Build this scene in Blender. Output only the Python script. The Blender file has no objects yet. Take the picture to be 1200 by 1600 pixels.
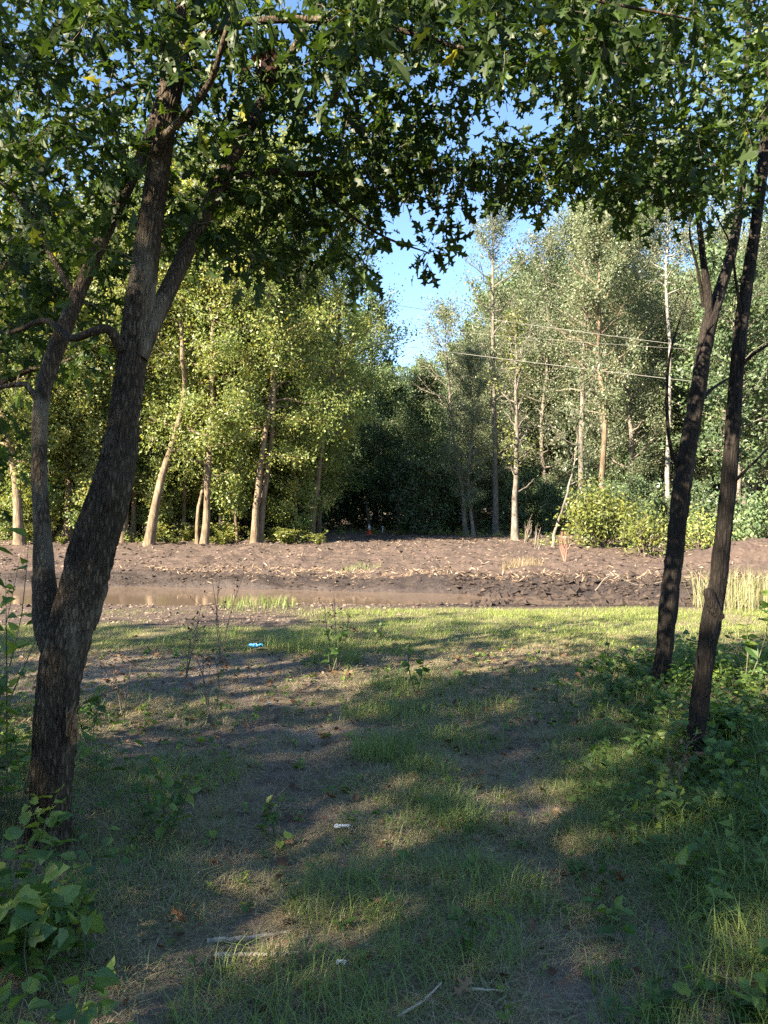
import bpy, math, random
import numpy as np
from mathutils import Vector

# ------------------------------------------------------------------ camera, world, sun, exposure
sc = bpy.context.scene
COL = sc.collection
F = 1200.0                       # focal length in photo pixels (photo 1200 x 1600)
CAM_Z = 1.6
cd = bpy.data.cameras.new("camera"); cam = bpy.data.objects.new("camera", cd); COL.objects.link(cam)
cam.location = (0, 0, CAM_Z); cam.rotation_euler = (math.radians(90), 0, 0)
cd.sensor_fit = 'HORIZONTAL'; cd.sensor_width = 36; cd.lens = 36 * F / 1200
cd.clip_start = 0.05; cd.clip_end = 3000
sc.camera = cam

SUN_EL = math.radians(33)
SUN_FROM = np.array([-0.77, -0.64])          # horizontal direction towards the sun
SUN_FROM = SUN_FROM / np.linalg.norm(SUN_FROM)
world = bpy.data.worlds.new("World"); sc.world = world; world.use_nodes = True
nt = world.node_tree; nt.nodes.clear()
sky = nt.nodes.new('ShaderNodeTexSky'); sky.sky_type = 'NISHITA'; sky.sun_disc = False
sky.sun_elevation = SUN_EL
sky.sun_rotation = math.atan2(SUN_FROM[0], SUN_FROM[1])
sky.air_density = 1.0; sky.dust_density = 0.0; sky.ozone_density = 4.0
bg = nt.nodes.new('ShaderNodeBackground'); bg.inputs['Strength'].default_value = 0.063
wo = nt.nodes.new('ShaderNodeOutputWorld')
nt.links.new(sky.outputs[0], bg.inputs['Color']); nt.links.new(bg.outputs[0], wo.inputs['Surface'])

sl = bpy.data.lights.new("sun", 'SUN'); sl.energy = 5.0; sl.angle = math.radians(0.5); sl.color = (1.0, 0.87, 0.68)
so = bpy.data.objects.new("sun", sl); COL.objects.link(so)
to_sun = Vector((SUN_FROM[0] * math.cos(SUN_EL), SUN_FROM[1] * math.cos(SUN_EL), math.sin(SUN_EL)))
so.rotation_euler = to_sun.to_track_quat('Z', 'Y').to_euler(); so.location = (-20, -20, 30)

sc.view_settings.view_transform = 'Standard'; sc.view_settings.look = 'None'
sc.view_settings.exposure = 2.6; sc.view_settings.gamma = 1.0
cy = sc.cycles
cy.max_bounces = 6; cy.diffuse_bounces = 4; cy.glossy_bounces = 3; cy.transmission_bounces = 4
cy.transparent_max_bounces = 4; cy.caustics_reflective = False; cy.caustics_refractive = False
cy.use_adaptive_sampling = True; cy.adaptive_threshold = 0.007
cy.sample_clamp_indirect = 4.0
cy.use_denoising = False; cy.denoiser = 'OPENIMAGEDENOISE'; cy.denoising_input_passes = 'RGB_ALBEDO_NORMAL'; cy.denoising_prefilter = 'ACCURATE'

# ------------------------------------------------------------------ helpers
RNG = np.random.default_rng(11)

def at(px, py, Y):
    """photo pixel at a depth -> point"""
    return np.array([(px - 600) / F * Y, Y, CAM_Z - (py - 800) / F * Y])

def smooth(a, b, x):
    t = np.clip((x - a) / (b - a), 0, 1)
    return t * t * (3 - 2 * t)

_lat = np.random.default_rng(3).random((256, 256))
def vnoise(x, y):
    x = np.asarray(x, float); y = np.asarray(y, float)
    xi = np.floor(x).astype(int); yi = np.floor(y).astype(int)
    fx = x - xi; fy = y - yi
    fx = fx * fx * (3 - 2 * fx); fy = fy * fy * (3 - 2 * fy)
    g = lambda i, j: _lat[i % 256, j % 256]
    return (g(xi, yi) * (1 - fx) + g(xi + 1, yi) * fx) * (1 - fy) + (g(xi, yi + 1) * (1 - fx) + g(xi + 1, yi + 1) * fx) * fy
def fbm(x, y, o=4):
    s = 0; a = 0.5; t = 0
    for k in range(o):
        s = s + a * vnoise(np.asarray(x) * 2 ** k + 17.3 * k, np.asarray(y) * 2 ** k + 5.1 * k); t += a; a *= 0.5
    return s / t

WATER_Z = -0.12
def pond_far(x):
    return np.where(x > -6, 18.0 - 0.22 * (x + 6), 18.0 + 0.03 * (x + 6)) + 0.5 * (fbm(x * 0.8, 3.3) - 0.5)
def pond_near(x):
    return 13.95 + 0.7 * (fbm(x * 0.7 + 9, 1.2) - 0.5)
def pond_mask(x, y):
    d = smooth(0.0, 0.7, y - pond_near(x)) * smooth(0.0, 0.6, pond_far(x) - y)
    return d * smooth(7.6, 6.0, x) * smooth(-16, -13, x)
def ground_z(x, y):
    x = np.asarray(x, float); y = np.asarray(y, float)
    z = 0.10 * (fbm(x * 0.45, y * 0.45) - 0.5) + 0.04 * (fbm(x * 2.2 + 40, y * 2.2, 3) - 0.5)
    pf = pond_far(x)
    bank = smooth(0, 9.5, y - pf)
    z = z + 0.5 * bank
    rough = smooth(13.5, 15, y) * smooth(40, 30, y)
    z = z + rough * (0.22 * (fbm(x * 0.9 + 7, y * 0.9) - 0.5) + 0.24 * (fbm(x * 3.1, y * 3.1 + 4, 3) - 0.5))
    for (a0, sl, wv) in ((1.6, 0.10, 3.1), (3.1, 0.12, 7.7), (5.2, -0.06, 12.0), (6.7, -0.05, 15.0)):      # tyre ruts along the bank
        dd = y - pf - a0 - sl * x * 0.3 - 0.9 * (fbm(x * 0.25 + wv, wv) - 0.5)
        z = z - 0.10 * np.exp(-(dd / 0.16) ** 2) + 0.06 * np.exp(-((np.abs(dd) - 0.33) / 0.14) ** 2)
    # low spoil lip just past the water
    z = z + 0.12 * smooth(0, 0.8, y - pf) * smooth(3.2, 1.0, y - pf)
    # left side rises a little under the bushes, path is slightly sunk
    z = z + 0.10 * smooth(-1.0, -2.2, x) * smooth(6, 4, y) + 0.10 * smooth(1.2, 2.6, x) * smooth(9, 6, y)
    z = z - 0.05 * np.exp(-((x - 0.75) / 0.28) ** 2) * smooth(8, 6, y) - 0.04 * np.exp(-((x + 0.55) / 0.28) ** 2) * smooth(8, 6, y)
    # pale spoil heap at the far right
    z = z + 0.55 * np.exp(-((x - 10.2) / 1.8) ** 2 - ((y - 20.6) / 0.9) ** 2)
    # the near shore falls gently to the water
    sh = smooth(10.0, 13.6, y) * smooth(0.3, -0.6, y - pf) * smooth(9.5, 7.5, x)
    z = z * (1 - 0.75 * sh) - 0.085 * sh
    m = pond_mask(x, y)
    deep = np.where(x < 0.0, -0.34, -0.34 + 0.19 * smooth(0, 2.5, x))
    bottom = deep + 0.16 * (fbm(x * 1.7 + 3, y * 2.6) - 0.5) * smooth(0, 2, x)
    z = z * (1 - m) + m * bottom
    # the land rises gently into the far wood
    z = z + 0.012 * np.clip(np.hypot(x, y - 10) - 45, 0, 400)
    return z
def gz(x, y):
    return float(ground_z(np.array([x]), np.array([y]))[0])

class MB:
    def __init__(s):
        s.v = []; s.loops = []; s.sizes = []; s.tone = []; s.mat = []; s.sm = []; s.n = 0
    def add(s, v, f, tone=0.5, mat=0, smooth=False):
        v = np.asarray(v, float).reshape(-1, 3); f = np.asarray(f, int)
        s.v.append(v); s.loops.append((f + s.n).ravel()); s.sizes.append(np.full(len(f), f.shape[1]))
        s.tone.append(np.broadcast_to(np.asarray(tone, float), (len(v),)).copy())
        s.mat.append(np.full(len(f), mat)); s.sm.append(np.full(len(f), smooth)); s.n += len(v)
    def raw(s, v, polys, tone=0.5, mat=0, smooth=False):
        v = np.asarray(v, float)
        s.v.append(v)
        for p in polys:
            s.loops.append(np.asarray(p, int) + s.n); s.sizes.append(np.array([len(p)]))
        s.mat.append(np.full(len(polys), mat)); s.sm.append(np.full(len(polys), smooth))
        s.tone.append(np.broadcast_to(np.asarray(tone, float), (len(v),)).copy()); s.n += len(v)
    def mesh(s, name, mats):
        me = bpy.data.meshes.new(name)
        v = np.concatenate(s.v); lo = np.concatenate(s.loops); sz = np.concatenate(s.sizes)
        me.vertices.add(len(v)); me.vertices.foreach_set('co', v.astype(np.float32).ravel())
        me.loops.add(len(lo)); me.loops.foreach_set('vertex_index', lo.astype(np.int32))
        me.polygons.add(len(sz)); me.polygons.foreach_set('loop_start', (np.cumsum(sz) - sz).astype(np.int32))
        for m in (mats if isinstance(mats, (list, tuple)) else [mats]): me.materials.append(m)
        me.polygons.foreach_set('material_index', np.concatenate(s.mat).astype(np.int32))
        me.polygons.foreach_set('use_smooth', np.concatenate(s.sm).astype(bool))
        a = me.attributes.new('tone', 'FLOAT', 'POINT'); a.data.foreach_set('value', np.concatenate(s.tone).astype(np.float32))
        me.update(calc_edges=True); me.validate()
        return me
    def build(s, name, mats, parent=None, loc=None):
        o = bpy.data.objects.new(name, s.mesh(name, mats)); COL.objects.link(o)
        if parent is not None: o.parent = parent
        if loc is not None: o.location = loc
        return o

def tag(o, label=None, cat=None, group=None, kind=None):
    if label: o['label'] = label
    if cat: o['category'] = cat
    if group: o['group'] = group
    if kind: o['kind'] = kind
    return o
def thing(name, label, cat, loc=(0, 0, 0), rz=0.0, group=None):
    o = bpy.data.objects.new(name, None); COL.objects.link(o); o.location = tuple(loc); o.rotation_euler = (0, 0, rz)
    o.empty_display_size = 0.3
    return tag(o, label, cat, group)
def part(name, mesh, parent):
    o = bpy.data.objects.new(name, mesh); COL.objects.link(o); o.parent = parent
    return o

def norm(a):
    return a / np.maximum(np.linalg.norm(a, axis=-1, keepdims=True), 1e-9)

def tube(mb, path, radii, sides=6, tone=0.5, mat=0, wob=0.0, cap=True, rng=RNG, ridge=0.0):
    P = np.asarray(path, float); n = len(P); R = np.broadcast_to(np.asarray(radii, float), (n,))
    T = norm(np.gradient(P, axis=0))
    ref = np.array([1.0, 0, 0]) if abs(T[0][0]) < 0.8 else np.array([0, 1.0, 0])
    u = ref - T[0] * ref.dot(T[0]); u /= np.linalg.norm(u)
    U = np.empty_like(P)
    for i in range(n):
        u = u - T[i] * u.dot(T[i]); u /= max(np.linalg.norm(u), 1e-9); U[i] = u
    V = np.cross(T, U)
    a = np.linspace(0, 2 * np.pi, sides, endpoint=False)
    rr = R[:, None] * np.ones(sides)
    if wob > 0:
        rr = rr * (1 + wob * (rng.random((n, sides)) - 0.5) * 2)
    if ridge > 0:                        # furrowed bark: narrow plates broken along the length
        sl_ = np.concatenate([[0], np.cumsum(np.linalg.norm(np.diff(P, axis=0), axis=1))])
        A_, L_ = np.meshgrid(a, sl_); A_ = A_ + 0.25 * (fbm(L_ * 5, A_ * 2, 2) - 0.5)
        q = fbm(A_ * 5.1 * max(R.max() / 0.1, 0.5), L_ * 7.0, 3); q = np.abs(q - 0.5) * 2
        lump = fbm(A_ * 0.9 + 9, L_ * 2.2, 2) - 0.5
        rr = rr * (1 + ridge * (0.9 * np.minimum(q * 2.2, 1) - 0.55) + 0.28 * lump)
    ring = P[:, None, :] + rr[..., None] * (np.cos(a)[None, :, None] * U[:, None, :] + np.sin(a)[None, :, None] * V[:, None, :])
    i = np.arange(n - 1)[:, None] * sides; j = np.arange(sides)[None, :]; k = (j + 1) % sides
    f = np.stack([i + j, i + k, i + sides + k, i + sides + j], -1).reshape(-1, 4)
    mb.add(ring.reshape(-1, 3), f, tone, mat, True)
    if cap:
        c = np.stack([np.array([P[-1] + T[-1] * R[-1] * 0.3])], 0).reshape(1, 3)
        v = np.concatenate([ring[-1], c]); idx = np.arange(sides)
        mb.add(v, np.stack([idx, (idx + 1) % sides, np.full(sides, sides)], -1), tone, mat, True)

def spline(pts, n):
    """Catmull-Rom through control points (any columns)"""
    P = np.asarray(pts, float)
    Q = np.vstack([2 * P[0] - P[1], P, 2 * P[-1] - P[-2]])
    out = []
    for t in np.linspace(0, len(P) - 1 - 1e-6, n):
        i = int(t); f = t - i
        p0, p1, p2, p3 = Q[i:i + 4]
        out.append(0.5 * (2 * p1 + (p2 - p0) * f + (2 * p0 - 5 * p1 + 4 * p2 - p3) * f * f + (3 * p1 - p0 - 3 * p2 + p3) * f ** 3))
    return np.array(out)

def half_outline(pts):
    pts = list(pts)
    mir = [(x, -y) for x, y in reversed(pts) if abs(y) > 1e-6]
    return np.array(pts + mir)
OAK = half_outline([(-0.28, 0.008), (0.0, 0.02), (0.10, 0.05), (0.20, 0.24), (0.23, 0.20), (0.27, 0.08), (0.40, 0.09), (0.56, 0.42), (0.60, 0.36),
                    (0.61, 0.12), (0.72, 0.10), (0.86, 0.27), (0.86, 0.10), (1.0, 0.0)])
OAKB = half_outline([(-0.25, 0.01), (0.0, 0.03), (0.14, 0.10), (0.30, 0.34), (0.36, 0.33), (0.38, 0.16), (0.50, 0.15), (0.64, 0.36), (0.70, 0.35), (0.70, 0.17), (0.84, 0.17), (0.93, 0.10), (1.0, 0.0)])
OVATE = half_outline([(-0.12, 0.01), (0.0, 0.03), (0.06, 0.18), (0.22, 0.33), (0.42, 0.35), (0.65, 0.25), (0.85, 0.10), (1.0, 0.0)])
LOBED = half_outline([(-0.2, 0.012), (0.02, 0.015), (-0.06, 0.20), (0.08, 0.38), (0.26, 0.50), (0.36, 0.34), (0.50, 0.36), (0.66, 0.30), (0.80, 0.15), (1.0, 0.0)])
def leaves(mb, kind, P, D, N, S, tone, mat=0, curl=0.18):
    """n leaves: P base, D along, N approx normal, S length"""
    P = np.asarray(P); n = len(P)
    if n == 0: return
    if kind == 'oakmix':
        k_ = RNG.random(n) < 0.55; S = np.broadcast_to(np.asarray(S, float), (n,)); tone = np.broadcast_to(np.asarray(tone, float), (n,)); D, N = np.asarray(D), np.asarray(N)
        leaves(mb, 'oak', P[k_], D[k_], N[k_], S[k_], tone[k_], mat, curl); leaves(mb, 'oakb', P[~k_], D[~k_], N[~k_], S[~k_], tone[~k_], mat, curl); return
    D = norm(np.asarray(D)); B = norm(np.cross(np.asarray(N), D)); Nn = np.cross(D, B)
    S = np.broadcast_to(np.asarray(S, float), (n,)); tone = np.broadcast_to(np.asarray(tone, float), (n,))
    if kind == 'sliver':
        t = np.array([[0, -0.05, 0], [0.6, -0.06, 0.05], [1, 0, 0.02], [0.4, 0.06, 0.05]]); f1 = np.array([[0, 1, 2, 3]])
    elif kind == 'quad':
        t = np.array([[0, 0, 0], [0.45, -0.30, 0.07], [1, 0, -0.06], [0.5, 0.30, 0.05]])
        f1 = np.array([[0, 1, 2, 3]])
    else:
        o = {'oak': OAK, 'oakb': OAKB, 'ovate': OVATE, 'lobed': LOBED}[kind]
        z = -curl * np.maximum(o[:, 0], 0) ** 2 + 0.25 * np.abs(o[:, 1])
        t = np.column_stack([o, z]); f1 = np.arange(len(o))[None, :]
    k = len(t)
    cu = (0.4 + 1.5 * RNG.random((n, 1, 1))) * np.where(RNG.random((n, 1, 1)) < 0.15, -1, 1); wd_ = 0.72 + 0.45 * RNG.random((n, 1, 1))
    v = P[:, None, :] + S[:, None, None] * (t[None, :, 0:1] * D[:, None] + wd_ * t[None, :, 1:2] * B[:, None] + cu * t[None, :, 2:3] * Nn[:, None])
    f = (np.arange(n)[:, None, None] * k + f1[None]).reshape(-1, f1.shape[1])
    mb.add(v.reshape(-1, 3), f, np.repeat(tone, k), mat, False)
def rdir(n, rng, zb=0.0, zs=1.0):
    d = rng.normal(size=(n, 3)); d[:, 2] = d[:, 2] * zs + zb
    return norm(d)

# ------------------------------------------------------------------ materials
def newmat(name):
    m = bpy.data.materials.new(name); m.use_nodes = True; t = m.node_tree; t.nodes.clear()
    o = t.nodes.new('ShaderNodeOutputMaterial'); return m, t, o
def N(t, typ, **kw):
    n = t.nodes.new(typ)
    for k, v in kw.items(): setattr(n, k, v)
    return n
def ramp(t, fac, stops):
    r = N(t, 'ShaderNodeValToRGB')
    while len(r.color_ramp.elements) < len(stops): r.color_ramp.elements.new(0.5)
    for e, (p, c) in zip(r.color_ramp.elements, stops):
        e.position = p; e.color = (*c, 1)
    t.links.new(fac, r.inputs[0]); return r.outputs[0]
def attr(t, name):
    a = N(t, 'ShaderNodeAttribute'); a.attribute_name = name; return a.outputs['Fac']
def mixc(t, fac, a, b, mode='MIX'):
    m = N(t, 'ShaderNodeMix', data_type='RGBA', blend_type=mode)
    for s, v in ((m.inputs[0], fac), (m.inputs[6], a), (m.inputs[7], b)):
        if isinstance(v, (int, float)): s.default_value = v
        elif isinstance(v, tuple): s.default_value = (*v, 1)
        else: t.links.new(v, s)
    return m.outputs[2]
def noise(t, vec, scale, detail=4, rough=0.55):
    n = N(t, 'ShaderNodeTexNoise'); n.inputs['Scale'].default_value = scale; n.inputs['Detail'].default_value = detail
    n.inputs['Roughness'].default_value = rough
    if vec is not None: t.links.new(vec, n.inputs['Vector'])
    return n.outputs['Fac']
def mapping(t, vec, scale):
    m = N(t, 'ShaderNodeMapping'); m.inputs['Scale'].default_value = scale; t.links.new(vec, m.inputs['Vector']); return m.outputs[0]

def leaf_mat(name, stops, trans=0.35, gloss=0.05, var=0.25, rough=0.45):
    m, t, o = newmat(name)
    c = ramp(t, attr(t, 'tone'), stops)
    oi = N(t, 'ShaderNodeObjectInfo')
    hs = N(t, 'ShaderNodeHueSaturation'); t.links.new(c, hs.inputs['Color'])
    mr = N(t, 'ShaderNodeMapRange'); mr.inputs[3].default_value = 1 - var; mr.inputs[4].default_value = 1 + var
    t.links.new(oi.outputs['Random'], mr.inputs[0]); t.links.new(mr.outputs[0], hs.inputs['Value'])
    d = N(t, 'ShaderNodeBsdfDiffuse'); tr = N(t, 'ShaderNodeBsdfTranslucent'); gl = N(t, 'ShaderNodeBsdfGlossy')
    gl.inputs['Roughness'].default_value = rough; gl.inputs['Color'].default_value = (0.9, 0.9, 0.85, 1)
    t.links.new(hs.outputs[0], d.inputs['Color'])
    tc = mixc(t, 1.0, hs.outputs[0], (1.25, 1.2, 0.55), 'MULTIPLY'); t.links.new(tc, tr.inputs['Color'])
    m1 = N(t, 'ShaderNodeMixShader'); m1.inputs[0].default_value = trans
    t.links.new(d.outputs[0], m1.inputs[1]); t.links.new(tr.outputs[0], m1.inputs[2])
    m2 = N(t, 'ShaderNodeMixShader'); m2.inputs[0].default_value = gloss
    t.links.new(m1.outputs[0], m2.inputs[1]); t.links.new(gl.outputs[0], m2.inputs[2])
    t.links.new(m2.outputs[0], o.inputs['Surface'])
    return m
def bark_mat(name, dark, light, scale=(28, 28, 5), bump=0.6, patch=None, dist=0.02):
    m, t, o = newmat(name)
    tc = N(t, 'ShaderNodeTexCoord').outputs['Object']
    v = mapping(t, tc, scale)
    vo = N(t, 'ShaderNodeTexVoronoi'); vo.feature = 'DISTANCE_TO_EDGE'; vo.inputs['Scale'].default_value = 1.0
    nz = noise(t, v, 1.3, 6, 0.65)
    dv = N(t, 'ShaderNodeVectorMath', operation='ADD'); t.links.new(v, dv.inputs[0])
    sn = N(t, 'ShaderNodeTexNoise'); sn.inputs['Scale'].default_value = 0.9; sn.inputs['Detail'].default_value = 5; sn.inputs['Roughness'].default_value = 0.7; t.links.new(v, sn.inputs['Vector']); t.links.new(sn.outputs['Color'], dv.inputs[1])
    t.links.new(dv.outputs[0], vo.inputs['Vector'])
    edge = ramp(t, vo.outputs['Distance'], [(0.0, (0, 0, 0)), (0.28, (1, 1, 1))])
    hmix = mixc(t, 0.5, edge, nz)
    c = mixc(t, hmix, dark, light)
    big = noise(t, tc, 3.0, 4)
    c = mixc(t, ramp(t, big, [(0.35, (0.55, 0.55, 0.55)), (0.7, (1, 1, 1))]), (0, 0, 0), c)
    if patch:
        pf = ramp(t, noise(t, mapping(t, tc, (5, 5, 2.5)), 1.0, 5, 0.6), [(0.56, (0, 0, 0)), (0.66, (1, 1, 1))])
        c = mixc(t, pf, c, patch)
    b = N(t, 'ShaderNodeBump'); b.inputs['Strength'].default_value = bump; b.inputs['Distance'].default_value = dist
    t.links.new(hmix, b.inputs['Height'])
    p = N(t, 'ShaderNodeBsdfPrincipled'); p.inputs['Roughness'].default_value = 0.9; p.inputs['Specular IOR Level'].default_value = 0.15
    t.links.new(c, p.inputs['Base Color']); t.links.new(b.outputs[0], p.inputs['Normal']); t.links.new(p.outputs[0], o.inputs['Surface'])
    return m
def plain_mat(name, col, rough=0.7, nscale=12, namp=0.3, metal=0.0, emit=None):
    m, t, o = newmat(name)
    tc = N(t, 'ShaderNodeTexCoord').outputs['Object']
    n = noise(t, tc, nscale, 5)
    c = mixc(t, ramp(t, n, [(0.3, (1 - namp,) * 3), (0.7, (1, 1, 1))]), (0, 0, 0), col)
    p = N(t, 'ShaderNodeBsdfPrincipled'); p.inputs['Roughness'].default_value = rough; p.inputs['Metallic'].default_value = metal
    t.links.new(c, p.inputs['Base Color']); t.links.new(p.outputs[0], o.inputs['Surface'])
    return m
def tone_mat(name, stops, rough=0.9):
    m, t, o = newmat(name)
    c = ramp(t, attr(t, 'tone'), stops)
    p = N(t, 'ShaderNodeBsdfPrincipled'); p.inputs['Roughness'].default_value = rough; p.inputs['Specular IOR Level'].default_value = 0.2
    t.links.new(c, p.inputs['Base Color']); t.links.new(p.outputs[0], o.inputs['Surface'])
    return m

M = {}
M['oak_leaf'] = leaf_mat('oak_leaf', [(0, (0.02, 0.036, 0.010)), (0.5, (0.038, 0.07, 0.014)), (0.85, (0.08, 0.125, 0.02)), (1, (0.26, 0.25, 0.035))], 0.42, 0.018, 0.0)
M['near_leaf'] = leaf_mat('near_leaf', [(0, (0.045, 0.09, 0.025)), (0.5, (0.08, 0.155, 0.035)), (1, (0.20, 0.26, 0.045))], 0.4, 0.03, 0.1)
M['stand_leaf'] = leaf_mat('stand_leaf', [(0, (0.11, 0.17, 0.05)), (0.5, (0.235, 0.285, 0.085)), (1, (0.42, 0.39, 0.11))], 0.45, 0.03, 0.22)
M['aspen_leaf'] = leaf_mat('aspen_leaf', [(0, (0.09, 0.118, 0.062)), (0.5, (0.155, 0.19, 0.105)), (1, (0.25, 0.26, 0.155))], 0.4, 0.04, 0.2)
M['dark_leaf'] = leaf_mat('dark_leaf', [(0, (0.06, 0.10, 0.05)), (0.5, (0.105, 0.155, 0.07)), (1, (0.16, 0.21, 0.085))], 0.3, 0.03, 0.25)
M['bush_leaf'] = leaf_mat('bush_leaf', [(0, (0.08, 0.105, 0.028)), (0.5, (0.135, 0.16, 0.032)), (1, (0.23, 0.22, 0.05))], 0.3, 0.04, 0.1)
M['brown_leaf'] = leaf_mat('brown_leaf', [(0, (0.06, 0.03, 0.015)), (0.5, (0.14, 0.07, 0.035)), (1, (0.26, 0.17, 0.09))], 0.2, 0.03, 0.1)
M['grass'] = leaf_mat('grass', [(0, (0.15, 0.105, 0.065)), (0.26, (0.42, 0.34, 0.21)), (0.42, (0.29, 0.28, 0.14)), (0.6, (0.13, 0.19, 0.05)), (1, (0.25, 0.31, 0.06))], 0.3, 0.03, 0.0, 0.5)
M['oak_bark'] = bark_mat('oak_bark', (0.034, 0.025, 0.017), (0.23, 0.17, 0.112), (60, 60, 13), 1.0, (0.22, 0.18, 0.125), 0.03)
M['dark_bark'] = bark_mat('dark_bark', (0.016, 0.013, 0.011), (0.062, 0.050, 0.040), (60, 60, 9), 0.9, None, 0.015)
M['tan_bark'] = bark_mat('tan_bark', (0.12, 0.085, 0.052), (0.34, 0.26, 0.175), (9, 9, 2.0), 0.5, None, 0.03)
M['aspen_bark'] = bark_mat('aspen_bark', (0.12, 0.10, 0.08), (0.31, 0.275, 0.22), (7, 7, 3.0), 0.3, None, 0.02)
M['birch_bark'] = bark_mat('birch_bark', (0.18, 0.16, 0.14), (0.46, 0.43, 0.38), (3, 3, 14), 0.2, None, 0.01)
M['twig'] = plain_mat('twig', (0.15, 0.115, 0.085), 0.85, 20, 0.5)
M['dead_wood'] = plain_mat('dead_wood', (0.20, 0.16, 0.125), 0.85, 9, 0.45)

def ground_mat():
    m, t, o = newmat('soil')
    tc = N(t, 'ShaderNodeTexCoord').outputs['Object']
    n1 = noise(t, tc, 1.6, 8, 0.6); n2 = noise(t, tc, 9.0, 8, 0.65); n3 = noise(t, tc, 45.0, 5, 0.7)
    soil = ramp(t, n2, [(0.25, (0.05, 0.034, 0.023)), (0.5, (0.15, 0.108, 0.078)), (0.75, (0.26, 0.195, 0.145))])
    soil = mixc(t, ramp(t, n3, [(0.35, (0.6, 0.6, 0.6)), (0.65, (1, 1, 1))]), (0.015, 0.011, 0.009), soil)
    straw = ramp(t, n3, [(0.3, (0.09, 0.075, 0.042)), (0.6, (0.22, 0.18, 0.11)), (0.8, (0.36, 0.29, 0.19))])
    mud = ramp(t, n2, [(0.25, (0.027, 0.018, 0.014)), (0.45, (0.066, 0.046, 0.036)), (0.62, (0.115, 0.082, 0.064)), (0.8, (0.21, 0.156, 0.124))])
    mud = mixc(t, ramp(t, n1, [(0.40, (0.40, 0.40, 0.40)), (0.58, (1, 1, 1))]), (0.075, 0.054, 0.044), mud)
    wet = ramp(t, n2, [(0.3, (0.016, 0.013, 0.012)), (0.7, (0.05, 0.039, 0.033))])
    gf = N(t, 'ShaderNodeMapRange'); gf.inputs[1].default_value = 0.0; gf.inputs[2].default_value = 0.45; t.links.new(attr(t, 'grassy'), gf.inputs[0])
    c = mixc(t, gf.outputs[0], soil, straw)
    c = mixc(t, attr(t, 'mud'), c, mud)
    pale = ramp(t, n2, [(0.25, (0.10, 0.075, 0.06)), (0.5, (0.23, 0.175, 0.145)), (0.75, (0.36, 0.285, 0.235))])
    c = mixc(t, attr(t, 'bare'), c, pale)
    c = mixc(t, attr(t, 'wet'), c, wet)
    p = N(t, 'ShaderNodeBsdfPrincipled')
    ro = N(t, 'ShaderNodeMapRange'); ro.inputs[3].default_value = 0.95; ro.inputs[4].default_value = 0.38; t.links.new(attr(t, 'wet'), ro.inputs[0])
    t.links.new(ro.outputs[0], p.inputs['Roughness']); p.inputs['Specular IOR Level'].default_value = 0.3
    hsum = mixc(t, 0.45, n2, n3)
    b = N(t, 'ShaderNodeBump'); b.inputs['Strength'].default_value = 0.8; b.inputs['Distance'].default_value = 0.06
    t.links.new(hsum, b.inputs['Height']); t.links.new(b.outputs[0], p.inputs['Normal'])
    t.links.new(c, p.inputs['Base Color']); t.links.new(p.outputs[0], o.inputs['Surface'])
    return m
M['soil'] = ground_mat()
def water_mat():
    m, t, o = newmat('muddy_water')
    tc = N(t, 'ShaderNodeTexCoord').outputs['Object']
    p = N(t, 'ShaderNodeBsdfPrincipled'); p.inputs['Base Color'].default_value = (0.13, 0.095, 0.068, 1); p.inputs['Roughness'].default_value = 0.03
    p.inputs['IOR'].default_value = 1.33
    b = N(t, 'ShaderNodeBump'); b.inputs['Strength'].default_value = 0.08; b.inputs['Distance'].default_value = 0.02
    t.links.new(noise(t, mapping(t, tc, (1.2, 4, 1)), 2.2, 3), b.inputs['Height']); t.links.new(b.outputs[0], p.inputs['Normal'])
    t.links.new(p.outputs[0], o.inputs['Surface']); return m
M['water'] = water_mat()

# ------------------------------------------------------------------ ground zones
def zone(x, y):
    """(grass amount 0..1, greenness 0..1)"""
    n = fbm(x * 1.1 + 5, y * 1.1, 4); n2 = fbm(x * 2.7 + 31, y * 2.7 + 8, 3)
    n3 = fbm(x * 5.5 + 2, y * 5.5 + 77, 3)
    g = 0.50 + 1.7 * (n - 0.5) + 1.3 * (n3 - 0.5); gr = 0.32 + 1.2 * (n2 - 0.5) + 0.7 * (n - 0.5)
    # centre strip greener, wheel tracks thinner
    strip = np.exp(-((x - 0.12) / 0.33) ** 2) * smooth(8.5, 6.5, y)
    g += 0.28 * strip; gr += 0.22 * strip
    for tx in (0.85, -0.6):
        tr = np.exp(-((x - tx - 0.15 * (fbm(y * 0.6 + tx, 2.0) - 0.5)) / 0.30) ** 2) * smooth(8, 6.5, y)
        g -= 0.22 * tr; gr -= 0.26 * tr
    # right verge is green
    v = smooth(0.17, 0.30, x / np.maximum(y, 0.5)) * smooth(9, 7.5, y)
    g += 0.30 * v; gr += 0.28 * v
    # bare soil patch at the left
    bare = np.exp(-((x + 2.3) / 1.35) ** 4 - ((y - 7.7) / 0.95) ** 4)
    g -= 0.75 * bare
    # green strip beyond it
    st = smooth(8.6, 9.2, y) * smooth(10.9, 10.3, y) * smooth(0.8, -0.2, x)
    g += 0.55 * st; gr += 0.38 * st
    # sunny meadow at the right, patchy towards the left
    me = smooth(8.2, 9.6, y) * smooth(14.3, 13.3, y)
    right = smooth(-2.2, 0.8, x)
    g += me * (0.62 * right - 0.55 * (1 - right) * smooth(10.4, 11, y)); gr += me * (0.40 * right + 0.15)
    stop = smooth(13.7, 12.9, y + 0.8 * (fbm(x * 1.6, y + 9) - 0.5)) + smooth(7.0, 8.5, x) * smooth(16, 14.5, y); stop = np.clip(stop, 0, 1)
    g = np.clip(g, 0, 1) * stop
    return np.clip(g, 0, 1), np.clip(gr, 0, 1)
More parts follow.
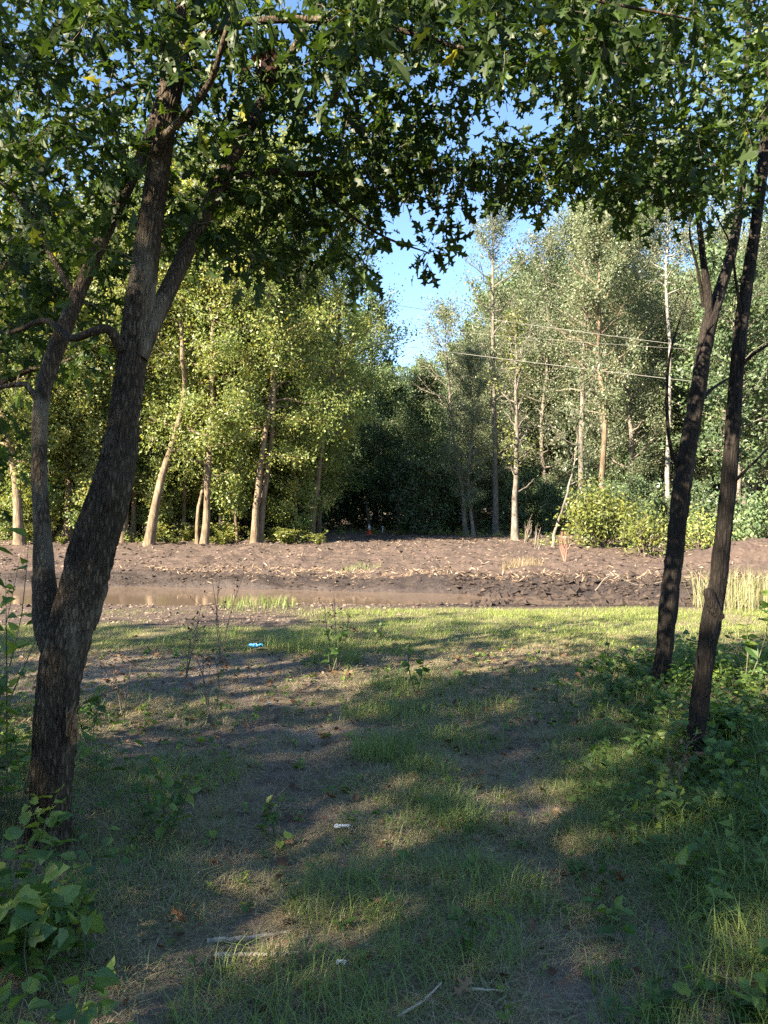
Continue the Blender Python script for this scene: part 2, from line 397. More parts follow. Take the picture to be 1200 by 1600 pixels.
def mud_amt(x, y):
    m = smooth(10.2, 11.2, y + 0.9 * (fbm(x * 1.3, y * 1.3 + 60) - 0.5)) * smooth(1.5, -1.5, x - 0.6 * (y - 12.5))
    m = np.maximum(m, smooth(13.2, 14.2, y))
    m = np.maximum(m, 0.55 * np.exp(-((x + 2.3) / 1.5) ** 4 - ((y - 7.7) / 1.0) ** 4))
    far = smooth(27.5, 29.5, y + 1.2 * (fbm(x * 0.6 + 3, 9.0) - 0.5) - 7.5 * smooth(-2.0, -0.5, x) * smooth(13, 5, x) + 3 * smooth(4, 7, x))
    return m * (1 - far) * smooth(-15, -12, x) * smooth(13, 10.5, x)
def wet_amt(x, y):
    w = smooth(1.3, 0.1, np.abs(y - pond_far(x) - 0.2) + 0.5 * (fbm(x * 1.5, y * 2) - 0.5)) * 0.8
    w = np.maximum(w, pond_mask(x, y))
    r = smooth(-1.0, 1.5, x) * smooth(8.0, 6.3, x) * smooth(13.2, 13.9, y) * smooth(2.2, 0.6, y - pond_far(x))
    return np.clip(np.maximum(w, r * (0.75 + 0.5 * (fbm(x * 2, y * 3) - 0.4))), 0, 1)

def bare_amt(x, y):
    b = np.exp(-((x + 2.4) / 1.5) ** 4 - ((y - 7.7) / 1.15) ** 4) * (0.55 + 0.9 * (fbm(x * 2, y * 3.5 + 3, 3) - 0.3))
    t = sum(np.exp(-((x - q) / 0.28) ** 2) for q in (0.85, -0.6)) * smooth(8, 6.5, y) * smooth(0.5, 0.62, fbm(x * 1.6 + 8, y * 1.1 + 5, 3))
    return np.maximum(b, 0.8 * t)
def sheet(n, a, b):
    u = np.linspace(-1, 1, n); return a * np.sinh(b * u)
gx = sheet(521, 5.0, math.asinh(600 / 5.0)); gy = 11.0 + sheet(901, 7.0, math.asinh(600 / 7.0))
X, Y = np.meshgrid(gx, gy); Xf, Yf_ = X.ravel(), Y.ravel()
g = MB()
nx, ny = len(gx), len(gy)
ii, jj = np.meshgrid(np.arange(nx - 1), np.arange(ny - 1)); b0 = (jj * nx + ii).ravel()
g.add(np.column_stack([Xf, Yf_, ground_z(Xf, Yf_)]), np.column_stack([b0, b0 + 1, b0 + nx + 1, b0 + nx]), 0.5, 0, True)
go = g.build('ground', M['soil'])
for nm, val in (('grassy', zone(Xf, Yf_)[0]), ('mud', mud_amt(Xf, Yf_)), ('wet', wet_amt(Xf, Yf_)), ('bare', np.clip(bare_amt(Xf, Yf_), 0, 1))):
    a = go.data.attributes.new(nm, 'FLOAT', 'POINT'); a.data.foreach_set('value', val.astype(np.float32))
tag(go, kind='structure')

w = MB()
wx = np.linspace(-17, 8.5, 60); wy0 = 12.9; wy1 = 19.2
w.add(np.array([[x, y, WATER_Z] for y in (wy0, wy1) for x in wx]), np.array([[i, i + 1, 60 + i + 1, 60 + i] for i in range(59)]), 0.5)
tag(w.build('pond_water', M['water']), kind='structure')

# ------------------------------------------------------------------ grass, litter, clods
def blades(mb, x, y, h, lean, wid, tone, rng, flat=0.0):
    n = len(x); z = ground_z(x, y)
    az = rng.random(n) * 2 * np.pi; d = np.column_stack([np.cos(az), np.sin(az), np.zeros(n)])
    s = np.column_stack([-np.sin(az), np.cos(az), np.zeros(n)])
    p = np.column_stack([x, y, z - 0.01])
    up = np.array([0, 0, 1.0])
    mid = p + d * (lean * 0.35)[:, None] + up * (h * 0.75)[:, None]
    tip = p + d * lean[:, None] + up * h[:, None] * (1 - flat)
    ww = wid[:, None] * s
    v = np.stack([p - ww, p + ww, mid - ww * 0.8, mid + ww * 0.8, tip], 1)
    k = np.arange(n)[:, None] * 5
    mb.add(v.reshape(-1, 3), (k + np.array([[0, 1, 3, 2]])), np.repeat(tone, 5))
    f = (k + np.array([[2, 3, 4]]))
    f = f - 0
    mb.loops.append((f + (mb.n - 5 * n)).ravel()); mb.sizes.append(np.full(n, 3)); mb.mat.append(np.zeros(n, int)); mb.sm.append(np.zeros(n, bool))
def scatter(n, y0, y1, rng, half=0.56, pad=0.8, power=2.0):
    u = rng.random(n); y = (y0 ** power + u * (y1 ** power - y0 ** power)) ** (1 / power)
    x = (rng.random(n) * 2 - 1) * (half * y + pad)
    return x, y
rg = np.random.default_rng(5)
gb = MB()
for (n, y0, y1, hs, ws) in ((190000, 1.7, 5.5, 1.0, 0.0014), (170000, 5.5, 14.4, 1.15, 0.0023)):
    x, y = scatter(n, y0, y1, rg)
    gm, gr = zone(x, y)
    keep = rg.random(n) < gm * 1.05
    x, y, gm, gr = x[keep], y[keep], gm[keep], gr[keep]; k = len(x)
    meadow = smooth(8.4, 9.6, y)
    green = rg.random(k) < (0.05 + 0.9 * gr)
    h = np.where(green, 0.025 + 0.06 * rg.random(k) ** 1.7, 0.012 + 0.03 * rg.random(k)) * hs * (0.75 + 0.7 * gm) * (1 - 0.45 * meadow) * (1 + 0.5 * (fbm(x * 3, y * 3, 2) - 0.5))
    lean = h * (0.6 + rg.random(k) * 2.0) + np.where(green, 0.01, 0.05) * rg.random(k)
    wid = ws * (0.7 + 0.8 * rg.random(k))
    tone = np.where(green, 0.5 + 0.25 * gr * rg.random(k) + 0.18 * meadow + 0.1 * rg.random(k), 0.05 + 0.33 * rg.random(k))
    blades(gb, x, y, h, lean, wid, np.clip(tone, 0, 1), rg)
x, y = scatter(320000, 1.7, 10.0, rg); gm, gr = zone(x, y); k = rg.random(len(x)) < (0.5 + 0.5 * gm) * np.clip(0.45 + 2.4 * (fbm(x * 4 + 11, y * 4, 3) - 0.3), 0.3, 1); x, y = x[k], y[k]; k = len(x)
h = 0.006 + 0.024 * rg.random(k) ** 1.5
blades(gb, x, y, h, 0.03 + 0.12 * rg.random(k), np.where(y < 4, 0.0010, np.where(y < 6, 0.0017, 0.0027)) * (0.7 + 0.7 * rg.random(k)), np.clip(0.06 + 0.42 * rg.random(k), 0, 1), rg)
tag(gb.build('grass', M['grass']), 'mown patchy grass and straw over the track and meadow', 'grass', kind='stuff')

# taller rank tufts within the turf
tf = MB()
for (cx, cy, r, n, hh) in [(0.0, 5.0, 0.22, 500, 0.15), (0.25, 4.7, 0.18, 300, 0.12), (1.9, 3.6, 0.5, 900, 0.22), (1.5, 2.9, 0.4, 700, 0.18), (-0.35, 2.5, 0.35, 900, 0.12),
                           (0.5, 3.3, 0.25, 400, 0.12), (-0.2, 3.15, 0.22, 350, 0.12), (2.4, 4.6, 0.5, 700, 0.25), (0.25, 2.9, 0.3, 400, 0.10), (-1.2, 4.6, 0.35, 400, 0.12),
                           (-0.9, 9.1, 0.5, 500, 0.25), (-2.2, 9.6, 0.7, 500, 0.2), (-0.5, 8.3, 0.3, 300, 0.3), (0.3, 7.0, 0.4, 400, 0.16), (0.9, 6.2, 0.35, 300, 0.15),
                           (1.0, 2.55, 0.3, 500, 0.14), (0.0, 6.0, 0.3, 350, 0.14), (0.6, 5.4, 0.3, 350, 0.14)]:
    rr = r * np.sqrt(rg.random(n)); aa = rg.random(n) * 6.283
    h = hh * (0.4 + 0.6 * rg.random(n))
    blades(tf, cx + rr * np.cos(aa), cy + rr * np.sin(aa), h, h * (0.4 + 1.3 * rg.random(n)), 0.0011 + 0.0014 * rg.random(n), 0.55 + 0.35 * rg.random(n), rg)
tag(tf.build('grass_tufts', M['grass']), 'taller green grass tufts standing out of the mown track', 'grass', kind='stuff')

lit = MB()
x, y = scatter(5200, 1.8, 9.0, rg)
z = ground_z(x, y) + 0.012 + 0.012 * rg.random(len(x))
leaves(lit, 'lobed', np.column_stack([x, y, z]), rdir(len(x), rg, 0, 0.25), rdir(len(x), rg, 2.0), 0.015 + 0.045 * rg.random(len(x)) ** 3, rg.random(len(x)) ** 1.4, 0, -0.25)
tag(lit.build('leaf_litter', M['brown_leaf']), 'small dry brown leaves scattered over the shaded track', 'leaf litter', kind='stuff')

tw = MB()
x, y = scatter(900, 1.8, 9.5, rg)
for px_, py_ in zip(x, y):
    a = rg.random() * 6.28; L = 0.04 + 0.14 * rg.random() ** 2; z = gz(px_, py_) + 0.015
    d = np.array([math.cos(a), math.sin(a), 0.1 * rg.normal()])
    q = np.array([px_, py_, z])
    tube(tw, [q, q + d * L * 0.5 + rg.normal(size=3) * 0.006, q + d * L], [0.0022, 0.002, 0.001], 4, rg.random(), 0, 0, False)
M['twig_tone'] = tone_mat('twig_tone', [(0, (0.06, 0.045, 0.035)), (0.6, (0.17, 0.13, 0.09)), (1, (0.38, 0.31, 0.22))])
tag(tw.build('twig_litter', M['twig_tone']), 'thin broken twigs strewn over the shaded track', 'twig litter', kind='stuff')

# clods and chips on the graded bank and round the water
OCT = np.array([[1, 0, 0], [-1, 0, 0], [0, 1, 0], [0, -1, 0], [0, 0, 1], [0, 0, -1.0]])
OF = np.array([[0, 2, 4], [2, 1, 4], [1, 3, 4], [3, 0, 4], [2, 0, 5], [1, 2, 5], [3, 1, 5], [0, 3, 5]])
def clods(mb, x, y, s, tone, rng, squash=0.6):
    n = len(x); z = ground_z(x, y)
    v = OCT[None] * (0.55 + 0.7 * rng.random((n, 6, 1))) + 0.22 * rng.normal(size=(n, 6, 3))
    a = rng.random(n) * 6.283; c, sn = np.cos(a), np.sin(a); el = 0.7 + 1.1 * rng.random(n)
    vx = v[..., 0] * el[:, None]; vy = v[..., 1]
    v = np.stack([vx * c[:, None] - vy * sn[:, None], vx * sn[:, None] + vy * c[:, None], v[..., 2] * squash], -1) * s[:, None, None]
    v += np.column_stack([x, y, z + 0.15 * s])[:, None, :]
    mb.add(v.reshape(-1, 3), (np.arange(n)[:, None, None] * 6 + OF[None]).reshape(-1, 3), np.repeat(tone, 6))
M['clod'] = tone_mat('clod', [(0, (0.035, 0.026, 0.022)), (0.4, (0.07, 0.052, 0.04)), (0.75, (0.15, 0.113, 0.086)), (1, (0.27, 0.215, 0.165))])
cl = MB()
n = 34000
x = rg.uniform(-14, 11, n); y = rg.uniform(13.6, 34, n)
ma = mud_amt(x, y) * (1 - pond_mask(x, y)) * (0.35 + 0.9 * (fbm(x * 0.7, y * 0.7 + 20) > 0.5))
k = rg.random(n) < ma; x, y = x[k], y[k]
s = 0.012 + 0.05 * rg.random(len(x)) ** 4
t_ = np.clip(np.where(rg.random(len(x)) < 0.4, 0.2, 0.62) + 0.18 * rg.normal(size=len(x)) - 0.55 * wet_amt(x, y), 0, 1)
clods(cl, x, y, s, t_, rg)
n = 2600; x = rg.uniform(1.5, 8.5, n); y = rg.uniform(13.7, 17.8, n)       # churned dark mud at the right end
clods(cl, x, y, 0.025 + 0.085 * rg.random(n) ** 4, 0.16 * rg.random(n), rg, 0.8)
n = 2500; x = rg.uniform(-8, 3, n); y = rg.uniform(10.8, 14.6, n); k = rg.random(n) < mud_amt(x, y)
clods(cl, x[k], y[k], 0.012 + 0.03 * rg.random(k.sum()) ** 2, 0.4 + 0.5 * rg.random(k.sum()), rg)
tag(cl.build('mud_clods', M['clod']), 'loose mud clods all over the graded bank', 'mud clods', kind='stuff')

ch = MB()
n = 16000; x = rg.uniform(-14, 11, n); y = rg.uniform(16.5, 33, n)
k = rg.random(n) < mud_amt(x, y) * (1 - pond_mask(x, y)) * (0.25 + (fbm(x * 0.5 + 70, y * 0.9) > 0.48)); x, y = x[k], y[k]; n = len(x)
a = rg.random(n) * 6.283; L = 0.03 + 0.17 * rg.random(n) ** 3
d = np.column_stack([np.cos(a), np.sin(a) * 0.7, 0.25 * np.abs(rg.normal(size=n))])
leaves(ch, 'sliver', np.column_stack([x, y, ground_z(x, y) + 0.02]), d, rdir(n, rg, 1.5), L, 0.9 * rg.random(n) ** 1.3)
n = 2600; x = rg.uniform(-6, 8.5, n); y = pond_far(x) + 1.3 + 0.45 * rg.normal(size=n) + 0.6 * (fbm(x * 0.8, 4.0) - 0.5)
a = rg.random(n) * 6.283; d = np.column_stack([np.cos(a), 0.5 * np.sin(a), 0.4 * np.abs(rg.normal(size=n))])
leaves(ch, 'sliver', np.column_stack([x, y, ground_z(x, y) + 0.01]), d, rdir(n, rg, 1.0), 0.05 + 0.16 * rg.random(n) ** 2, 0.3 + 0.6 * rg.random(n))
M['chip'] = tone_mat('chip', [(0, (0.10, 0.07, 0.05)), (0.6, (0.27, 0.185, 0.115)), (1, (0.48, 0.37, 0.26))])
tag(ch.build('wood_chips', M['chip']), 'pale root bits and wood chips littering the bank', 'wood chips', kind='stuff')

# ------------------------------------------------------------------ woodland generator
def grow(rng, trunk_pts, r0, crown_lo, spread, nl, leaf, nleaf, profile='dome', up=0.45, dead=0.0, stems=None, lf='quad', sides=7, rise=0.0):
    """trunk_pts: control points of the trunk; returns (wood MB, leaf MB)"""
    wood = MB(); fol = MB()
    n = 26; T = spline(trunk_pts, n); tt = np.linspace(0, 1, n)
    T[1:, :2] += np.cumsum(rng.normal(size=(n - 1, 2)) * 0.02, 0)
    R = r0 * (1 - 0.93 * tt ** 0.85) * (1 + 0.45 * np.exp(-tt * 22))
    tube(wood, T, R, sides + 2, 0.5, 0, 0.05, True, rng)
    LP, LD, LT = [], [], []
    per = max(4, int(nleaf / (nl * 7)))
    for i in range(nl):
        f = (i + rng.random()) / nl
        t = crown_lo + (1 - crown_lo) * f ** 0.9 * 0.985
        b = np.array([np.interp(t, tt, T[:, c]) for c in range(3)]); rb = np.interp(t, tt, R)
        az = i * 2.399 + rng.normal() * 0.5
        if profile == 'dome': pr = math.sin(math.pi * (0.12 + 0.80 * f)) ** 0.7
        elif profile == 'spire': pr = (1 - f) ** 0.7 * 0.9 + 0.18
        elif profile == 'flat': pr = 0.85 if f < 0.9 else 0.55
        else: pr = 0.55 + 0.45 * f if f < 0.75 else 1.0 - 1.9 * (f - 0.75)
        L = spread * pr * (0.55 + 0.7 * rng.random())
        el = up + 0.7 * f + rng.normal() * 0.18
        d = np.array([math.cos(az) * math.cos(el), math.sin(az) * math.cos(el), math.sin(el)])
        s = np.linspace(0, 1, 7)[:, None]
        P = b + d * L * s + np.array([0, 0, 1.0]) * (rise + 0.10) * L * s ** 2 + np.cumsum(rng.normal(size=(7, 3)) * 0.035 * L, 0) * (s > 0)
        tube(wood, P, np.linspace(min(rb * 0.55, 0.02 + 0.018 * L), 0.006, 7), 5, 0.5, 0, 0, False, rng)
        isdead = rng.random() < dead
        for q in range(7):
            u = 0.28 + 0.72 * (q + rng.random()) / 7
            c = np.array([np.interp(u, s[:, 0], P[:, c]) for c in range(3)])
            td = norm(d * 0.5 + rng.normal(size=3) * 0.7 + np.array([0, 0, 0.15])); tl = L * (0.22 + 0.22 * rng.random())
            e = c + td * tl
            tube(wood, np.array([c, (c + e) / 2 + rng.normal(size=3) * 0.06 * tl, e]), [0.010, 0.007, 0.003], 3, 0.5, 0, 0, False, rng)
            if isdead: continue
            k = int(per * (0.4 + 1.2 * rng.random()))
            w_ = rng.random((k, 1))
            LP.append(c + (e - c) * w_ * 1.1 + rng.normal(size=(k, 3)) * (0.10 + 0.12 * tl))
            LD.append(td * 0.4 + rng.normal(size=(k, 3)) + np.array([0, 0, -0.25]))
            LT.append(np.clip(0.45 + 0.18 * rng.normal() + 0.15 * rng.normal(size=k), 0, 1))
    if LP:
        LP = np.concatenate(LP); LD = np.concatenate(LD); LT = np.concatenate(LT); k = len(LP)
        out = LP * np.array([1.0, 1, 0]); out = norm(out) * 0.75 + np.array([0, 0, 0.55])
        leaves(fol, lf, LP, LD, norm(rdir(k, rng) + out), leaf * (0.6 + 0.8 * rng.random(k)), LT)
    return wood, fol

class Kind:
    """a few variants of one kind of tree, shared mesh data"""
    def __init__(s, name, n, seed, H, r0, leafmat, barkmat, **kw):
        s.name = name; s.v = []; s.H = H
        for i in range(n):
            rng = np.random.default_rng(seed + i)
            h = H * (0.9 + 0.2 * rng.random()); ln = rng.normal(size=2) * 0.035 * h; bend = rng.normal(size=2) * 0.03 * h
            pts = [(0, 0, -0.15), (ln[0] * .3 + bend[0], ln[1] * .3 + bend[1], h * .33), (ln[0] * .7 + bend[0] * .5, ln[1] * .7 - bend[1] * .3, h * .66), (ln[0], ln[1], h)]
            wd, fo = grow(rng, pts, r0, **kw)
            s.v.append((wd.mesh('trunk', M[barkmat]), fo.mesh('crown', M[leafmat])))
    def place(s, rng, x, y, label, cat='tree', group=None, scale=1.0, name=None, rz=None):
        if y > 27 and cat == 'tree':          # keep the far tree line as low as it stands in the photo's gap
            px = 600 + F * x / y + F / y * (2.5 if s.name == 'broadleaf_tree' else 1.3) * np.array([-1, 0, 1])
            ly = np.interp(px, [560, 585, 592, 655, 690, 745, 765, 800], [330, 430, 535, 532, 490, 450, 385, 350]).max()
            scale = min(scale, (CAM_Z + (800 - ly) / F * y - gz(x, y)) / (s.H * (1.24 if 570 < px[1] < 760 else 1.06)))
        root = thing(name or s.name, label, cat, (x, y, gz(x, y)), rng.random() * 6.283 if rz is None else rz, group)
        root.scale = (scale * (0.92 + 0.16 * rng.random()),) * 2 + (scale,)
        a, b = s.v[int(rng.integers(len(s.v)))]
        part('trunk', a, root); part('crown', b, root)
        return root

K = {}
K['stand'] = Kind('broadleaf_tree', 4, 100, 12.0, 0.14, 'stand_leaf', 'tan_bark', crown_lo=0.12, spread=3.1, nl=50, leaf=0.105, nleaf=35000, profile='dome', up=0.12)
K['aspen'] = Kind('aspen_tree', 4, 200, 14.5, 0.15, 'aspen_leaf', 'aspen_bark', crown_lo=0.16, spread=3.0, nl=46, leaf=0.095, nleaf=29000, profile='dome', up=0.4, dead=0.10)
K['dark'] = Kind('forest_tree', 4, 300, 14.0, 0.16, 'dark_leaf', 'aspen_bark', crown_lo=0.20, spread=2.7, nl=42, leaf=0.20, nleaf=9000, profile='dome', up=0.3, dead=0.05)
K['shrub'] = Kind('understory_shrub', 4, 400, 3.0, 0.03, 'dark_leaf', 'twig', crown_lo=0.03, spread=1.5, nl=26, leaf=0.13, nleaf=4200, profile='dome', up=0.35)
K['sapling'] = Kind('sapling', 3, 500, 5.0, 0.045, 'stand_leaf', 'tan_bark', crown_lo=0.10, spread=1.5, nl=28, leaf=0.10, nleaf=12000, profile='dome', up=0.3)
K['shade'] = Kind('shade_oak', 3, 600, 11.3, 0.19, 'oak_leaf', 'oak_bark', crown_lo=0.10, spread=2.6, nl=56, leaf=0.22, nleaf=3700, profile='flat', up=0.1)

rf = np.random.default_rng(21)
placed = []
def spread_pts(n, fx, fy, dmin, rng, ok=lambda x, y: True):
    out = []
    for _ in range(n * 60):
        x = rng.uniform(*fx); y = rng.uniform(*fy)
        if ok(x, y) and all((x - a) ** 2 + (y - b) ** 2 > dmin * dmin for a, b in placed):
            placed.append((x, y)); out.append((x, y))
            if len(out) >= n: break
    return out

# --- named trunks of the sunny stand at the left: (base px, base py, list of px path, width px, depth)
def path_tree(name, label, px, Yd, r, top, leafk, barkk, seed, **kw):
    pts = [at(a, b, Yd) for a, b in px]
    base = pts[0].copy(); base[2] = gz(base[0], base[1])
    rel = [p - base for p in pts]; rel[0] = np.array([0, 0, -0.15])
    rng = np.random.default_rng(seed)
    last = rel[-1]; dirn = norm(rel[-1] - rel[-2])
    while last[2] < top:
        dirn = norm(dirn * 0.5 + np.array([0, 0, 0.7]) + rng.normal(size=3) * 0.12); last = last + dirn * 1.6; rel.append(last)
    # add a little depth wander
    for i in range(1, len(rel)): rel[i] = rel[i] + np.array([0, rng.normal() * 0.12 * i, 0])
    root = thing(name, label, 'tree', base); placed.append((base[0], base[1]))
    wd, fo = grow(rng, rel, r, **kw)
    part('trunk', wd.mesh('trunk', M[barkk]), root); part('crown', fo.mesh('crown', M[leafk]), root)
    return root
std = dict(spread=3.0, nl=44, leaf=0.105, nleaf=27000, profile='dome', up=0.08)
path_tree('broadleaf_tree', 'pale leaning trunk with a high fork, tallest bare stem left of the water', [(232, 850), (250, 770), (266, 700), (287, 620), (294, 560), (286, 510)], 26.0, 0.15, 11, 'stand_leaf', 'tan_bark', 31, crown_lo=0.62, spread=2.4, nl=26, leaf=0.16, nleaf=4500, profile='dome', up=0.4, dead=0.15)
path_tree('broadleaf_tree', 'straight tan trunk just right of the big leaning oak stem', [(190, 848), (197, 760), (203, 680)], 27.5, 0.14, 12, 'stand_leaf', 'tan_bark', 32, crown_lo=0.24, **std)
path_tree('broadleaf_tree', 'slim tan trunk paired close with the trunk beside the oak', [(207, 847), (209, 770), (212, 690)], 28.3, 0.11, 10, 'stand_leaf', 'tan_bark', 33, crown_lo=0.4, **{**std, 'nleaf': 9000})
path_tree('broadleaf_tree', 'tan trunk right of the pale leaning forked trunk, slightly tilted right', [(318, 852), (322, 800), (328, 740), (332, 660)], 26.5, 0.135, 12.5, 'stand_leaf', 'tan_bark', 34, crown_lo=0.2, **std)
path_tree('broadleaf_tree', 'thicker left trunk of the twin trunks above the ferns', [(397, 851), (404, 790), (414, 690), (420, 600)], 26.8, 0.135, 13, 'stand_leaf', 'tan_bark', 35, crown_lo=0.22, **std)
path_tree('broadleaf_tree', 'thinner right trunk of the twin trunks above the ferns', [(404, 849), (414, 780), (425, 690), (430, 600)], 27.1, 0.115, 12, 'stand_leaf', 'tan_bark', 36, crown_lo=0.24, **std)
path_tree('broadleaf_tree', 'tan trunk with a low side limb at the right end of the sunny stand', [(484, 839), (490, 790), (500, 706), (512, 620)], 29.5, 0.14, 12.0, 'stand_leaf', 'tan_bark', 37, crown_lo=0.2, **{**std, 'spread': 2.5})
path_tree('broadleaf_tree', 'thin straight pole of a tree between the leaning trunk and the tilted one', [(283, 846), (288, 800), (294, 745)], 28.6, 0.09, 9.5, 'stand_leaf', 'tan_bark', 38, crown_lo=0.32, **{**std, 'nleaf': 8000, 'spread': 2.0})
path_tree('broadleaf_tree', 'thin tan tree hugging the left side of the tilted trunk', [(308, 848), (311, 800), (314, 740)], 27.4, 0.08, 9.5, 'stand_leaf', 'tan_bark', 39, crown_lo=0.35, **{**std, 'nleaf': 7000, 'spread': 1.9})
path_tree('broadleaf_tree', 'tan trunk seen at the left picture edge beyond the oak', [(31, 853), (28, 800), (24, 740)], 26.0, 0.18, 12, 'stand_leaf', 'tan_bark', 40, crown_lo=0.25, **std)
path_tree('broadleaf_tree', 'tan trunk showing in the gap between the two oak stems', [(106, 846), (107, 800), (108, 740)], 28.0, 0.18, 12, 'stand_leaf', 'tan_bark', 41, crown_lo=0.25, **std)
for x, y in spread_pts(42, (-27, -1.8), (28.5, 46), 1.5, rf, lambda x, y: x / y < -0.085):
    K['stand'].place(rf, x, y, 'one of the sunlit broadleaf trees filling the stand behind the front trunks', 'tree', 'broadleaf trees of the left stand', 0.85 + 0.3 * rf.random())
for x, y in spread_pts(40, (-16, -2.4), (27.0, 34), 0.8, rf, lambda x, y: x / y < -0.085):
    K['sapling'].place(rf, x, y, 'leafy young tree growing among the trunks of the sunny stand', 'tree', 'saplings in the left stand', 0.7 + 0.7 * rf.random())

# --- right side
asp = dict(spread=2.6, nl=42, leaf=0.095, nleaf=22000, profile='spire', up=0.42)
path_tree('bare_topped_tree', 'half dead tree with bare forked top in front of the dark wood', [(805, 846), (806, 760), (809, 690), (806, 610), (812, 560)], 30.0, 0.14, 7.8, 'bush_leaf', 'aspen_bark', 51, crown_lo=0.16, spread=1.5, nl=34, leaf=0.13, nleaf=2600, profile='x', up=0.7, dead=0.62)
path_tree('aspen_tree', 'tree with pinkish tan trunk rising behind the yellow green bush', [(943, 850), (943, 760), (944, 650), (941, 560)], 32.0, 0.15, 13.5, 'aspen_leaf', 'tan_bark', 52, crown_lo=0.28, dead=0.25, **asp)
path_tree('birch_tree', 'white barked birch standing left of the nearest dark trunks', [(1044, 850), (1046, 700), (1048, 560), (1046, 430)], 33.0, 0.115, 14.5, 'aspen_leaf', 'birch_bark', 53, crown_lo=0.45, dead=0.2, **asp)
path_tree('aspen_tree', 'slender pale trunk curving left in front of the dark wood', [(730, 838), (722, 760), (708, 680), (703, 590)], 36.0, 0.11, 9.4, 'aspen_leaf', 'aspen_bark', 54, crown_lo=0.45, dead=0.1, **{**asp, 'nleaf': 5500})
path_tree('leaning_sapling', 'thin grey sapling leaning right beside the yellow green bush', [(861, 866), (872, 820), (884, 770), (900, 720)], 24.6, 0.06, 5.0, 'aspen_leaf', 'aspen_bark', 55, crown_lo=0.45, spread=1.2, nl=16, leaf=0.12, nleaf=1200, profile='dome', up=0.5)
path_tree('aspen_tree', 'pale tall trunk with bare branches above the cable', [(905, 850), (910, 700), (915, 560), (912, 440)], 34.5, 0.15, 14.5, 'aspen_leaf', 'aspen_bark', 56, crown_lo=0.30, dead=0.35, **asp)
path_tree('aspen_tree', 'tallest aspen rising at the right edge of the open sky', [(775, 842), (772, 700), (770, 560), (768, 420)], 37.0, 0.15, 15.5, 'aspen_leaf', 'aspen_bark', 57, crown_lo=0.22, **{**asp, 'nleaf': 9000})
path_tree('aspen_tree', 'straight thin trunk standing in the dark gap right of the cone', [(660, 836), (661, 760), (662, 690), (665, 600)], 40.0, 0.12, 7.6, 'dark_leaf', 'aspen_bark', 58, crown_lo=0.35, **asp)
path_tree('aspen_tree', 'dark trunk in the gap just right of the cone', [(622, 834), (621, 770), (623, 700)], 42.0, 0.13, 7.4, 'dark_leaf', 'aspen_bark', 59, crown_lo=0.33, **asp)
for x, y in spread_pts(26, (3.4, 27), (33, 48), 1.9, rf, lambda x, y: x / y > 0.07):
    K['aspen'].place(rf, x, y, 'one of the grey green aspens massed behind the front trees at the right', 'tree', 'aspens of the right stand', 0.85 + 0.3 * rf.random())
for x, y in spread_pts(9, (10.5, 20), (21.5, 31), 2.2, rf, lambda x, y: x / y > 0.42):
    K['dark'].place(rf, x, y, 'dark green tree crowding the right edge beyond the two dark trunks', 'tree', 'dark trees at the right edge', 0.6 + 0.25 * rf.random())
for x, y in spread_pts(34, (-9, 16), (44, 74), 2.2, rf, lambda x, y: True):
    K['dark'].place(rf, x, y, 'one of the shaded trees in the dark wood behind the orange cone', 'tree', 'trees of the dark far wood', 0.9 + 0.3 * rf.random() + 0.004 * (y - 44))
for x, y in spread_pts(26, (5.5, 34), (46, 62), 2.0, rf, lambda x, y: x / y > 0.10):
    K['dark'].place(rf, x, y, 'one of the dark trees closing the background behind the aspens at the right', 'tree', 'dark trees behind the aspens', 1.1 + 0.3 * rf.random())
for x, y in spread_pts(26, (-1.6, 14), (36.5, 50), 1.5, rf, lambda x, y: not (abs(x + 0.6) < 1.6 and y < 45)):
    K['shrub'].place(rf, x, y, 'shaded shrub under the trees of the dark wood', 'shrub', 'shrubs under the dark wood', 0.6 + 0.6 * rf.random())
for x, y in spread_pts(7, (5.2, 12), (26.5, 32), 1.3, rf, lambda x, y: x / y > 0.24 and x / y < 0.52):
    K['shrub'].place(rf, x, y, 'low shrub along the right edge of the muddy clearing', 'shrub', 'shrubs along the right edge', 0.4 + 0.3 * rf.random())
for x, y in spread_pts(16, (-20, -3), (31, 44), 1.6, rf):
    K['shrub'].place(rf, x, y, 'low shrub between the trunks of the sunny stand', 'shrub', 'shrubs in the left stand', 0.5 + 0.5 * rf.random())
for x, y in spread_pts(22, (-11, 8), (47, 60), 1.4, rf):
    K['shrub'].place(rf, x, y, 'shaded shrub under the trees of the dark wood', 'shrub', 'shrubs under the dark wood', 1.0 + 0.6 * rf.random())
# far wood seen as one mass
fw = MB(); fwood = MB()
rm = np.random.default_rng(77)
for i in range(120):
    an = math.radians(-40 + 80 * (i + rm.random()) / 120); d = rm.uniform(78, 105); cx, cyy = math.sin(an) * d, math.cos(an) * d
    h = rm.uniform(13, 19); z0 = gz(cx, cyy); k = 420
    u = norm(rm.normal(size=(k, 3))) * (rm.random((k, 1)) ** 0.4)
    P = np.array([cx, cyy, z0 + h * 0.52]) + u * np.array([3.2, 3.2, h * 0.5])
    leaves(fw, 'quad', P, rdir(k, rm), rdir(k, rm, 0.6), 0.7 + 0.6 * rm.random(k), np.clip(0.4 + 0.25 * rm.normal(size=k), 0, 1), 0)
    tube(fw, [(cx, cyy, z0 - .2), (cx, cyy, z0 + h * .8)], [0.2, 0.05], 5, 0.5, 1)
tag(fw.build('far_wood', [M['dark_leaf'], M['aspen_bark']]), 'distant wooded ridge closing the view behind the dark gap', 'woods', kind='stuff')

